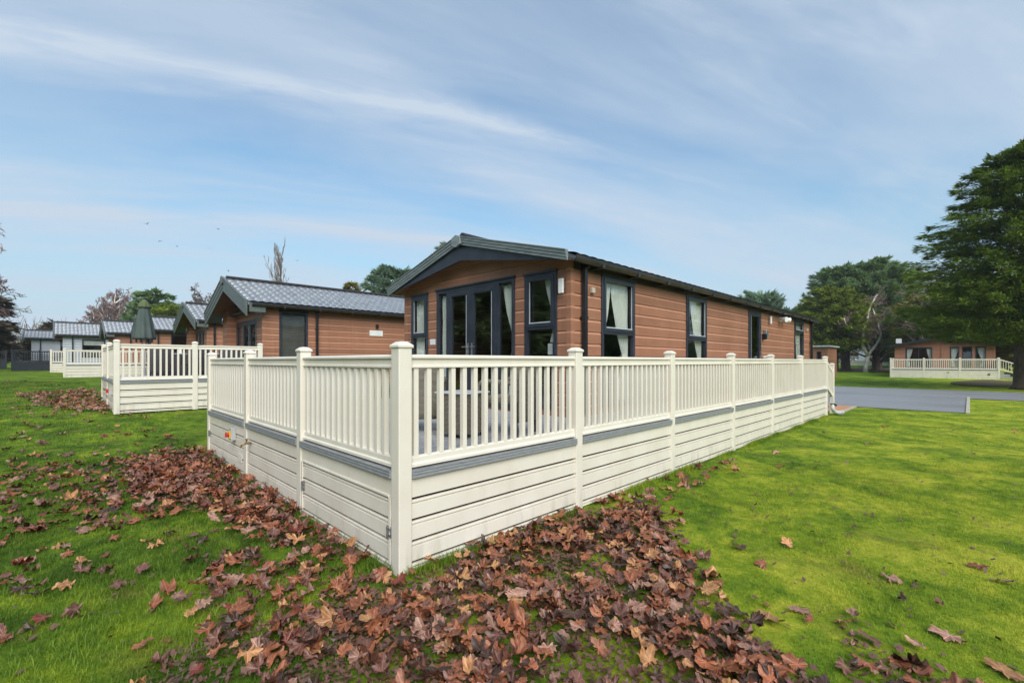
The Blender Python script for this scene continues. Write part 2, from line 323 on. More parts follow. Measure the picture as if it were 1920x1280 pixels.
class MB:
    def __init__(s): s.v, s.f = [], []
    def add(s, vs, fs):
        b = len(s.v); s.v += [tuple(p) for p in vs]; s.f += [tuple(i + b for i in q) for q in fs]; return s
    def box(s, u0, u1, o0, o1, z0, z1, fr=ID):
        p = [fr(u, o, z) for z in (z0, z1) for o in (o0, o1) for u in (u0, u1)]
        return s.add(p, [(0, 2, 3, 1), (4, 5, 7, 6), (0, 1, 5, 4), (2, 6, 7, 3), (0, 4, 6, 2), (1, 3, 7, 5)])
    def extr(s, u0, u1, prof, fr=ID):
        n = len(prof); p = [fr(u, o, z) for u in (u0, u1) for (o, z) in prof]
        return s.add(p, [(i, (i + 1) % n, n + (i + 1) % n, n + i) for i in range(n)] + [tuple(range(n))[::-1], tuple(range(n, 2 * n))])
    def prism(s, poly, o0, o1, fr=ID):
        """poly in (u,z), thickness along o"""
        n = len(poly); p = [fr(u, o, z) for o in (o0, o1) for (u, z) in poly]
        return s.add(p, [(i, (i + 1) % n, n + (i + 1) % n, n + i) for i in range(n)] + [tuple(range(n))[::-1], tuple(range(n, 2 * n))])
    def tube(s, pts, rs, n=6, cap=True):
        pts = [Vector(p) for p in pts]
        if isinstance(rs, (int, float)): rs = [rs] * len(pts)
        vs, fs = [], []
        ref = Vector((0.31, 0.17, 0.93))
        for i, p in enumerate(pts):
            t = (pts[min(i + 1, len(pts) - 1)] - pts[max(i - 1, 0)]).normalized()
            a = t.cross(ref)
            if a.length < 1e-3: a = t.cross(Vector((1, 0, 0)))
            a.normalize(); b = t.cross(a)
            for k in range(n): vs.append(p + (a * cos(2 * pi * k / n) + b * sin(2 * pi * k / n)) * rs[i])
        for i in range(len(pts) - 1):
            for k in range(n): fs.append((i * n + k, i * n + (k + 1) % n, (i + 1) * n + (k + 1) % n, (i + 1) * n + k))
        if cap: fs += [tuple(range(n))[::-1], tuple(range((len(pts) - 1) * n, len(pts) * n))]
        return s.add(vs, fs)
    def lathe(s, prof, c=(0, 0, 0), n=16, wob=None):
        vs, fs = [], []
        for (r, z) in prof:
            for k in range(n):
                q = r * (wob(k, n, z) if wob else 1); vs.append((c[0] + q * cos(2 * pi * k / n), c[1] + q * sin(2 * pi * k / n), c[2] + z))
        for i in range(len(prof) - 1):
            for k in range(n): fs.append((i * n + k, i * n + (k + 1) % n, (i + 1) * n + (k + 1) % n, (i + 1) * n + k))
        fs += [tuple(range(n))[::-1], tuple(range((len(prof) - 1) * n, len(prof) * n))]
        return s.add(vs, fs)
    def mesh(s, name, smooth=False):
        me = bpy.data.meshes.new(name); me.from_pydata(s.v, [], s.f); me.update()
        if smooth: me.polygons.foreach_set('use_smooth', np.ones(len(me.polygons), bool))
        return me
    def build(s, name, m, parent=None, loc=(0, 0, 0), smooth=False, bevel=0.0):
        o = link(name, s.mesh(name, smooth), m, parent, loc)
        if bevel:
            b = o.modifiers.new('bevel', 'BEVEL'); b.width = bevel; b.segments = 2; b.limit_method = 'ANGLE'; b.angle_limit = radians(40)
        return o

# ------------------------------------------------------------------ terrain
AY = np.array([-1000, 4.5, 6.4, 9, 11.8, 20, 36, 55, 90, 1500]); AZ = np.array([0, 0, .05, .2, .37, .52, .68, .87, 1.0, 1.0])
BX = np.array([-1000, 34, 50, 65, 80, 100, 140, 1500]); BZ = np.array([0, 0, .16, .25, .35, .85, 1.0, 1.0])
def terr(x, y):
    x = np.asarray(x, float); y = np.asarray(y, float)
    t = np.clip((28 - x) / 10, 0, 1); t = t * t * (3 - 2 * t)
    return np.maximum(np.interp(y, AY, AZ) * t, np.interp(x, BX, BZ))
def tz(x, y): return float(terr(x, y))
def axis_pts(lo, hi, near_lo, near_hi, step, far):
    a = np.arange(near_lo, near_hi + 1e-6, step)
    l = near_lo - np.geomspace(step, near_lo - lo, far)[::-1] ; r = near_hi + np.geomspace(step, hi - near_hi, far)
    return np.concatenate([l, a, r])
gx = axis_pts(-900, 900, -14, 60, 0.5, 40); gy = axis_pts(-900, 900, -12, 60, 0.5, 40)
GX, GY = np.meshgrid(gx, gy); GZ = terr(GX, GY)
GZ = GZ + 0.008 * np.sin(GX * 2.1 + np.cos(GY * 1.7) * 1.3) * np.cos(GY * 2.6)
nx_, ny_ = len(gx), len(gy); idx = np.arange(nx_ * ny_).reshape(ny_, nx_)
q = np.stack([idx[:-1, :-1], idx[:-1, 1:], idx[1:, 1:], idx[1:, :-1]], -1).reshape(-1, 4)
ground = link("ground", arr_mesh("ground", np.stack([GX, GY, GZ], -1).reshape(-1, 3), q, M_GROUND, True))
tag(ground, "mossy green lawn around the lodges", None, None, 'structure')

def sheet(name, poly, m, lift, kind='structure', label=None, cuts=1):
    """flat sheet following the terrain; poly is convex (x,y)"""
    bm = bmesh.new(); vs = [bm.verts.new((x, y, 0)) for x, y in poly]; bm.faces.new(vs)
    if cuts: bmesh.ops.subdivide_edges(bm, edges=bm.edges[:], cuts=cuts, use_grid_fill=True)
    for v in bm.verts: v.co.z = tz(v.co.x, v.co.y) + lift
    me = bpy.data.meshes.new(name); bm.to_mesh(me); bm.free(); o = link(name, me, m); tag(o, label, None, None, kind); return o
# the site road runs across, the parking bay joins it behind the lodge
def ribbon(name, rows, m, lift, label=None):
    vs, fs = [], []
    for (a, b) in rows:
        for k in range(7):
            t = k / 6; x = a[0] + (b[0] - a[0]) * t; y = a[1] + (b[1] - a[1]) * t; vs.append((x, y, tz(x, y) + lift))
    for i in range(len(rows) - 1):
        for k in range(6): fs.append((i * 7 + k, i * 7 + k + 1, (i + 1) * 7 + k + 1, (i + 1) * 7 + k))
    return tag(link(name, arr_mesh(name, vs, fs, m, True)), label, None, None, 'structure')
ribbon("road", [((34.5 + .3 * sin(y * .2) - (y + 40) * 0.004 - 7.2, y), (34.6 + .25 * sin(y * .2), y)) for y in np.linspace(-60, 70, 60)], M_ROAD, 0.022, "wet grey site road")
ribbon("driveway", [((18.9, y), (28.4, y)) for y in np.linspace(-3.08, 8.5, 16)], M_ROAD, 0.018, "wet grey asphalt parking bay beside the lodge")
mb = MB()
for i in range(9): mb.box(18.9 + i * 1.0, 18.9 + i * 1.0 + .992, -3.19, -3.09, -0.05, 0.045 + 0.004 * (i % 2))
tag(mb.build("kerb_edging", M_KERB, bevel=0.01), "pale concrete edging along the parking bay", None, None, 'structure')
mb = MB()
for i in range(5):
    mb.box(16.55 + i * .47, 16.55 + i * .47 + .40, -0.16, 1.05, 0.0, 0.035)
pth = mb.build("path", M_RAMP, bevel=0.006); tag(pth, "orange paved path from deck steps to parking bay", None, None, 'structure')
mb = MB(); mb.box(16.5, 18.9, -0.25, -0.16, 0, 0.042); mb.box(16.5, 18.9, 1.05, 1.14, 0, 0.042)
for i in range(6): mb.box(16.5 + i * .47 - .02, 16.5 + i * .47 + .05, -0.158, 1.048, 0, 0.038)
mb.build("path_edging", M_KERB, pth)
def blob(cx, cy, rx, ry, n=28, seed=1):
    r = random.Random(seed); ph = r.random() * 6
    return [(cx + rx * (1 + .12 * sin(3 * t + ph) + .06 * sin(7 * t)) * cos(t), cy + ry * (1 + .12 * cos(2 * t + ph)) * sin(t)) for t in [2 * pi * k / n for k in range(n)]]
sheet("planting_bed", blob(80, 7.2, 7.5, 6.5), M_BED, 0.05, label="dark mulch bed under the far conifers", cuts=0)
sheet("soil_patch", blob(44.5, -4.4, 5.0, 2.2, seed=3), simple("leafy_soil", (0.07, 0.06, 0.02), (0.13, 0.085, 0.04), 9, 0.95, bs=.6), 0.06, label="leaf strewn bare soil beside the big conifer", cuts=0)

# ------------------------------------------------------------------ deck with balustrade
POST = MB(); POST.box(-.06, .06, -.06, .06, 0.0, 1.80); POST_ME = POST.mesh('post')
CAPM = MB(); CAPM.lathe([(.098, 1.798), (.100, 1.815), (.096, 1.822), (.050, 1.848), (.012, 1.852)], n=4)
CAP_ME = CAPM.mesh('post_cap')
CAP_ME.transform(Matrix.Rotation(pi / 4, 4, 'Z'))
BAL = MB(); BAL.box(-.0215, .0215, -.0215, .0215, 0.92, 1.645); BAL_ME = BAL.mesh('baluster')
TOPRAIL = [(-.032, 1.640), (.032, 1.640), (.032, 1.655), (.021, 1.662), (.021, 1.712), (.040, 1.718), (.040, 1.733), (.024, 1.747), (-.024, 1.747), (-.040, 1.733), (-.040, 1.718), (-.021, 1.712), (-.021, 1.662), (-.032, 1.655)]
BOTRAIL = [(-.034, .838), (.034, .838), (.034, .860), (.022, .872), (.022, .912), (.016, .924), (-.016, .924), (-.022, .912), (-.022, .872), (-.034, .860)]
def skirt_profile(zb, ztop, slots):
    p = [(.030, ztop), (.045, ztop)]
    for s in sorted(slots, reverse=True):
        if s - .012 <= zb + .02 or s + .03 > ztop: continue
        p += [(.045, s + .012), (.004, s + .010), (.004, s - .004), (.034, s - .006), (.040, s - .010), (.034, s - .018), (.045, s - .020)]
    return p + [(.045, zb), (.030, zb)]
BEVELS = {}
def inst(name, me, m, parent, loc, rz=0, bevel=0):
    o = link(name, me, m, parent, loc, rz)
    if bevel:
        b = o.modifiers.new('bevel', 'BEVEL'); b.width = bevel; b.segments = 2; b.limit_method = 'ANGLE'
    return o
def copy_me(me, key, cache={}):
    k = (me.name, key.name)
    if k not in cache:
        c = me.copy(); c.materials.clear(); c.materials.append(key); cache[k] = c
    return cache[k]
def deck(rt, runs, floor, m, m_edge, detail=True, bal_max=100, slots=(.587, .417, .247, .077), zb=.015, eye=None, simple_bal=False, bal_gap=.125):
    """runs: (origin, dir, normal, [post positions], skip_first_post)"""
    bals = []
    pm, cm, bm_ = copy_me(POST_ME, m), copy_me(CAP_ME, m), copy_me(BAL_ME, m)
    for (o, d, n, posts, skip) in runs:
        fr = Fr(o, d, n); rz = atan2(d[1], d[0])
        for i, u in enumerate(posts):
            if not (i == 0 and skip):
                x, y, _ = fr(u, 0, 0); p = inst('post', pm, None, rt, (x, y, 0), rz, .008 if detail else 0)
                c = inst('post_cap', cm, None, p, (0, 0, 0), 0, .005 if detail else 0)
            if i + 1 == len(posts): break
            a, b = u + .06, posts[i + 1] - .06
            MB().extr(a, b, TOPRAIL, fr).build('top_rail', m, rt)
            MB().extr(a, b, BOTRAIL, fr).build('bottom_rail', m, rt)
            MB().extr(a, b, [(-.03, .757), (.075, .757), (.075, .772), (.071, .776), (.071, .780), (.075, .784), (.075, .796), (.071, .800), (.071, .804), (.075, .808), (.075, .820), (-.03, .820)], fr).build('edge_board', m_edge, rt)
            if detail:
                mb = MB(); edges = [.752] + list(slots) + [zb]
                for k in range(len(edges) - 1):
                    zt_, zl = edges[k] - (.011 if k else 0), edges[k + 1] + (.011 if k < len(edges) - 2 else 0)
                    if zt_ - zl < .03: continue
                    mb.extr(a, b, [(.012, zl), (.041, zl), (.045, zl + .004)] + ([(.045, zt_ - .034), (.026, zt_ - .030), (.026, zt_ - .022), (.045, zt_ - .016), (.044, zt_ - .003), (.040, zt_)] if k else [(.045, zt_)]) + [(.012, zt_)], fr)
                mb.build('skirt_panel', m, rt)
                MB().box(a, b, -.02, -.012, zb, .75, fr).build('skirt_void_shade', M_SLOT, rt)  # added black sheet, stands in for the unlit void under the deck
            else:
                mb = MB(); edges = [.752] + [s for s in slots] + [zb]
                for k in range(len(edges) - 1): mb.box(a, b, .01, .045, edges[k + 1] + .006, edges[k] - .006, fr)
                mb.build('skirt_panel', m, rt); MB().box(a, b, -.01, .008, zb, .75, fr).build('skirt_void_shade', M_SLOT, rt)  # same added black sheet in place of the shade under the deck
            nb = max(2, round((b - a) / bal_gap)); st = (b - a) / nb
            for k in range(nb): 
                x, y, _ = fr(a + st * (k + .5), 0, 0); bals.append((x, y, rz))
    if eye is not None: bals.sort(key=lambda q: (q[0] - eye[0]) ** 2 + (q[1] - eye[1]) ** 2)
    for (x, y, rz) in bals[:bal_max]: inst('baluster', bm_, None, rt, (x, y, 0), rz)
    if len(bals) > bal_max:
        mb = MB()
        for (x, y, rz) in bals[bal_max:]:
            f = Fr((x, y), (cos(rz), sin(rz)), (-sin(rz), cos(rz))); mb.box(-.0215, .0215, -.0215, .0215, .92, 1.645, f)
        tag(mb.build('baluster', m, rt), kind='stuff')
    if floor:
        mb = MB()
        for (x0, y0, x1, y1) in floor:
            k = y0
            while k < y1 - .01: mb.box(x0, x1, k, min(k + .143, y1), .785, .822); k += .149
        mb.build('deck_floor', M_FLOOR, rt)
    return rt

D1 = root('raised_deck', (0, 0, 0), 0, "long cream deck with slatted balustrade around the nearest brown lodge", "deck")
LP = [0, 2.05, 4.11, 6.41]; RP = [0, 2.27, 4.60, 7.10, 9.53, 12.10, 15.05]
deck(D1, [((0, 0), (1, 0), (0, -1), RP, False), ((0, 0), (0, 1), (-1, 0), LP, True)],
     [(.03, .03, 15.0, 1.12), (.03, 1.122, 3.63, 6.4)], M_CREAM, M_EDGE, eye=(CX, CY))
# fittings on the left-hand skirting: hatch frame, hinges, latch, switch, tap
frL = Fr((0, 0), (0, 1), (-1, 0))
mb = MB(); mb.box(.08, .11, .045, .057, .06, .60, frL); mb.box(1.945, 1.985, .045, .057, .06, .60, frL); mb.box(.11, 1.945, .045, .055, .595, .615, frL)
mb.build('hatch_frame', M_CREAM, D1, bevel=.003)
def hinge(fr, u, z):
    mb = MB(); mb.box(u - .035, u + .035, .046, .056, z - .045, z + .045, fr)
    for du, dz in ((-.02, .025), (.02, .025), (-.02, -.025), (.02, -.025)): mb.box(u + du - .008, u + du + .008, .056, .064, z + dz - .008, z + dz + .008, fr)
    mb.box(u - .006, u + .006, .056, .075, z - .05, z + .05, fr); return mb
hinge(frL, 1.93, .34).build('hinge', M_STEEL, D1); hinge(frL, .10, .32).build('latch', M_STEEL, D1); hinge(frL, 6.30, .42).build('hinge', M_STEEL, D1)
sw = MB().box(4.62, 4.74, .045, .115, .50, .69, frL).build('power_switch', M_GREYPL, D1, bevel=.008)
MB().box(4.635, 4.725, .115, .13, .53, .64, frL).build('switch_plate', M_YEL, sw, bevel=.004)
mb = MB(); c = frL(4.68, .13, .585); mb.tube([c, (c[0] - .035, c[1], c[2])], .03, 10); mb.box(4.67, 4.69, .16, .178, .55, .62, frL); mb.build('switch_knob', M_RED, sw)
tp = MB(); c = frL(3.85, .045, .56); tp.tube([c, (c[0] - .09, c[1], c[2]), (c[0] - .12, c[1], c[2] - .02), (c[0] - .125, c[1], c[2] - .06)], [.016, .016, .016, .013], 8)
tp.tube([(c[0] - .06, c[1], c[2]), (c[0] - .06, c[1], c[2] + .05)], .010, 6); tp.box(3.81, 3.89, .095, .112, .605, .62, frL); tp.build('garden_tap', M_BRASS, D1)
MB().box(4.30, 4.52, .046, .052, .20, .33, frL).build('vent_plate', M_CREAM, D1, bevel=.003)
# deck steps at the far end
stp = MB()
for i in range(3): stp.box(15.12 + .36 * i, 15.12 + .36 * (i + 1) + .02, .10, 1.05, .61 - .2 * i - .04, .61 - .2 * i)
stp.build('step', M_FLOOR, D1)
pm, cm = copy_me(POST_ME, M_CREAM), copy_me(CAP_ME, M_CREAM)
for yy in (0, 1.13):
    p = inst('stair_post', pm, None, D1, (16.05, yy, -.22), 0, .008); inst('post_cap', cm, None, p, (0, 0, 0), 0, .005)
    mb = MB(); fr = Fr((15.11, yy), (1, 0), (0, -1))
    for (za, zb_) in ((1.70, 1.36), (.93, .60)):
        mb.add([fr(u, o, z) for u, zz in ((0, za), (.88, zb_)) for z in (zz - .045, zz + .045) for o in (-.03, .03)],
               [(0, 1, 3, 2), (4, 6, 7, 5), (0, 4, 5, 1), (2, 3, 7, 6), (0, 2, 6, 4), (1, 5, 7, 3)])
    mb.build('stair_rail', M_CREAM, D1)
    for k in range(6):
        u = .10 + k * .135; mb2 = MB(); f2 = (u / .88)
        mb2.box(u - .02, u + .02, -.02, .02, .93 - .33 * f2, 1.70 - .34 * f2, fr); mb2.build('baluster', M_CREAM, D1)
# inner posts along the lodge side near the entrance
for xx in (9.9, 12.75):
    p = inst('post', pm, None, D1, (xx, 1.02, .0), 0, .008); inst('post_cap', cm, None, p, (0, 0, 0), 0, .005)

# bent white drain pipe by the corner of the deck steps
mb = MB(); M_PIPE = simple('weathered_white_pipe', (0.42, 0.42, 0.42), (0.66, 0.66, 0.65), 9, 0.5); dp_ = root('drain_pipe', (15.16, -.16, 0), 0, "bent white drain pipe on the lawn at the far end of the long deck", "pipe")
MB().tube([(0, 0, .34), (.02, -.01, .22), (.10, -.04, .13), (.26, -.09, .08), (.50, -.14, .06)], [.05, .055, .06, .062, .07], 12).build('pipe', M_PIPE, dp_, smooth=True)
MB().tube([(.50, -.14, .06), (.56, -.15, .06)], [.08, .08], 12).build('collar', M_PIPE, dp_)
MB().tube([(-.16, 0, .37), (.0, 0, .36), (.20, -.02, .34), (.34, -.04, .30)], [.022, .022, .03, .035], 8).build('bracket', M_BLACK, dp_)

# ------------------------------------------------------------------ lodges
def clip_poly(poly, f):
    out = []
    for i, p in enumerate(poly):
        q = poly[(i + 1) % len(poly)]; a, b = f(p), f(q)
        if a >= 0: out.append(p)
        if (a >= 0) != (b >= 0): t = a / (a - b); out.append((p[0] + t * (q[0] - p[0]), p[1] + t * (q[1] - p[1])))
    return out
def siding(fr, u0, u1, z0, z1, holes, pitch=.195, roof=None, cham=.026, dep=.014):
    """shiplap wall sheet with chamfered courses, cut round the openings and under the roof slope"""
    mb = MB(); cuts = set([z0, z1])
    k = z0
    rows = []
    while k < z1:
        a_ = k + pitch - cham - .006
        rows.append((k, k + .008, -.014, 0)); rows.append((k + .008, a_, 0, 0)); rows.append((a_, k + pitch, 0, -.014)); k += pitch
    hz = sorted({z for h in holes for z in (h[2], h[3])})
    def put(poly, oa, ob, za, zb):
        if roof:
            for f in roof: poly = clip_poly(poly, f)
        if len(poly) < 3: return
        vs = [fr(u, oa + (ob - oa) * ((z - za) / (zb - za) if zb > za else 0), z) for u, z in poly]
        mb.add(vs, [tuple(range(len(vs)))])
    for (za, zb, oa, ob) in rows:
        zt = min(zb, z1); seg = [za] + [z for z in hz if za < z < zt] + [zt]
        for i in range(len(seg) - 1):
            a, b = seg[i], seg[i + 1]; m_ = (a + b) / 2; us = [u0]; hs = sorted(h for h in holes if h[2] < m_ < h[3])
            spans = []; cur = u0
            for h in hs: spans.append((cur, h[0])); cur = h[1]
            spans.append((cur, u1))
            for (s0, s1) in spans:
                if s1 - s0 > .002: put([(s0, a), (s1, a), (s1, b), (s0, b)], oa, ob, za, zb)
        if False:                                           # underside lip of the next board
            spans = []; cur = u0
            for h in sorted(h for h in holes if h[2] < zb < h[3]): spans.append((cur, h[0])); cur = h[1]
            spans.append((cur, u1))
            for (s0, s1) in spans:
                if s1 - s0 > .002 and (roof is None or all(f(((s0 + s1) / 2, zb)) > 0 for f in roof)):
                    if roof:
                        for f in roof:
                            fa, fb = f((s0, zb)), f((s1, zb))
                            if fa < 0: s0 = s0 + (s1 - s0) * fa / (fa - fb)
                            elif fb < 0: s1 = s0 + (s1 - s0) * fa / (fa - fb)
                    mb.add([fr(s0, -dep, zb), fr(s1, -dep, zb), fr(s1, 0, zb), fr(s0, 0, zb)], [(0, 1, 2, 3)])
    return mb
def ring(mb, fr, u0, u1, z0, z1, w, o0, o1, wb=None):
    wb = w if wb is None else wb
    mb.box(u0, u0 + w, o0, o1, z0, z1, fr); mb.box(u1 - w, u1, o0, o1, z0, z1, fr)
    mb.box(u0 + w, u1 - w, o0, o1, z1 - w, z1, fr); mb.box(u0 + w, u1 - w, o0, o1, z0, z0 + wb, fr); return mb
def curtain_me(fr, ua, ub, tie, z0, z1, zt, o=-.10, folds=5, amp=.018):
    """cloth hung from ua..ub at the top, gathered to the tie width at zt; ua is the outer edge"""
    nu, nz = 36, 26; vs, fs = [], []
    for j in range(nz + 1):
        z = z1 + (z0 - z1) * j / nz
        if z > zt: t = (z1 - z) / (z1 - zt + 1e-6); w = (ub - ua) + (tie - (ub - ua)) * (t ** 1.6)
        else: t = (zt - z) / (zt - z0 + 1e-6); w = tie + ((ub - ua) * .62 - tie) * (t ** .6)
        for i in range(nu + 1):
            s = i / nu; vs.append(fr(ua + w * s, o + amp * sin(s * folds * 2 * pi + .5 * sin(3 * s)) + .004 * sin(z * 9 + i), z))
    for j in range(nz):
        for i in range(nu): a = j * (nu + 1) + i; fs.append((a, a + 1, a + nu + 2, a + nu + 1))
    me = bpy.data.meshes.new('curtain'); me.from_pydata(vs, [], fs); me.polygons.foreach_set('use_smooth', np.ones(len(fs), bool)); me.update(); return me
def window(fr, rt, u0, u1, z0, z1, zt=None, curtains=(), blind=None, hood=True, mf=M_ANTH, sash=True, name='window', mull=()):
    mb = MB(); ring(mb, fr, u0, u1, z0, z1, .062, -.05, .022)
    if zt: mb.box(u0 + .062, u1 - .062, -.045, .022, zt - .028, zt + .028, fr)
    for x in mull: mb.box(x - .03, x + .03, -.045, .022, z0 + .062, z1 - .062, fr)
    if hood: mb.box(u0 - .015, u1 + .015, .0, .05, z1, z1 + .03, fr)
    w = mb.build(name, mf, rt, bevel=.004)
    za = (zt + .028) if zt else z0 + .062
    if sash and zt:
        MB_ = MB(); ring(MB_, fr, u0 + .055, u1 - .055, za - .012, z1 - .052, .058, -.03, .036); MB_.build('sash', mf, w, bevel=.004)
        MB().box(u0 + .115, u1 - .115, .020, .030, za + .046, za + .062, fr).build('drip_bead', M_BEAD, w)
        MB().box(u1 - .122, u1 - .113, .010, .022, za + .062, z1 - .11, fr).build('side_bead', M_BEAD, w)
    panes = [(za, z1 - .06)] + ([(z0 + .06, zt - .025)] if zt else [])
    for (a, b) in panes: MB().box(u0 + .06, u1 - .06, -.030, -.022, a, b, fr).build('pane', M_GLASS, w)
    for cargs in curtains: link('curtain', curtain_me(fr, *cargs), M_CURTAIN, w)
    if blind:
        mb = MB(); z = z1 - .09
        while z > blind: mb.box(u0 + .08, u1 - .08, -.085, -.07, z - .034, z, fr); z -= .042
        mb.build('blind', M_CURTAIN if blind > 1.6 else M_BLIND, w)
    return w
def door_leaf(fr, rt, u0, u1, z0, z1, handle=None, mf=M_ANTH, name='door'):
    mb = MB(); ring(mb, fr, u0, u1, z0, z1, .105, -.035, .026, .20); mb.box(u0 + .12, u1 - .12, .026, .04, z1 - .095, z1 - .07, fr)
    d = mb.build(name, mf, rt, bevel=.005)
    MB().box(u0 + .10, u1 - .10, -.012, -.004, z0 + .19, z1 - .10, fr).build('pane', M_GLASS, d)
    MB().box(u0 + .108, u0 + .118, .012, .026, z0 + .2, z1 - .11, fr).build('glazing_bead', M_BEAD, d)
    if handle:
        u, z, s = handle; mb = MB(); mb.box(u - .017, u + .017, .026, .036, z - .12, z + .12, fr)
        c0, c1, c2 = fr(u, .03, z + .05), fr(u, .075, z + .05), fr(u + s * .13, .075, z + .05); mb.tube([c0, c1], .011, 8); mb.tube([c1, c2], .010, 8)
        mb.box(u - .011, u + .011, .036, .045, z - .07, z - .03, fr); mb.build('handle', M_STEEL, d)
    return d
def tile_roof_me(x0, x1, eave_y, ridge_y, ze, zr, pitch=.20, row=.36, amp=.034, res=8, step=.048):
    """profiled tile sheet between eave and ridge"""
    nx = int((x1 - x0) / pitch) * res + 1; L = sqrt((ridge_y - eave_y) ** 2 + (zr - ze) ** 2); nr = max(2, round(L / row))
    vs, fs = [], []; ny, nz_ = -(zr - ze) / L, abs(ridge_y - eave_y) / L
    if ridge_y < eave_y: ny = -ny
    rows = []
    for r in range(nr):
        for t, st in ((0.0, 1.0), (.06, .92), (.5, .45), (.999, 0.0)): rows.append(((r + t) / nr, st))
    for (t, st) in rows:
        for i in range(nx):
            x = x0 + (x1 - x0) * i / (nx - 1); ph = ((x - x0) / pitch) % 1.0
            h = amp * (abs(sin(pi * ph)) ** .8) + step * st + .075
            sh = .03 * st
            vs.append((x, eave_y + (ridge_y - eave_y) * t + ny * h * (1 if ridge_y > eave_y else 1), ze + (zr - ze) * t + nz_ * h))
    for j in range(len(rows) - 1):
        for i in range(nx - 1): a = j * nx + i; fs.append((a, a + 1, a + nx + 1, a + nx))
    me = arr_mesh('roof_tiles', vs, fs, None, True)
    return me
def downpipe(fr, rt, u, z0, z1):
    mb = MB(); mb.box(u - .036, u + .036, .03, .10, z0, z1 - .03, fr); mb.box(u - .045, u + .045, .025, .14, z1 - .09, z1, fr)
    for z in (z0 + .5, z0 + 1.5): mb.box(u - .05, u + .05, .0, .105, z, z + .035, fr)
    return mb.build('downpipe', M_BLACK, rt, bevel=.006)

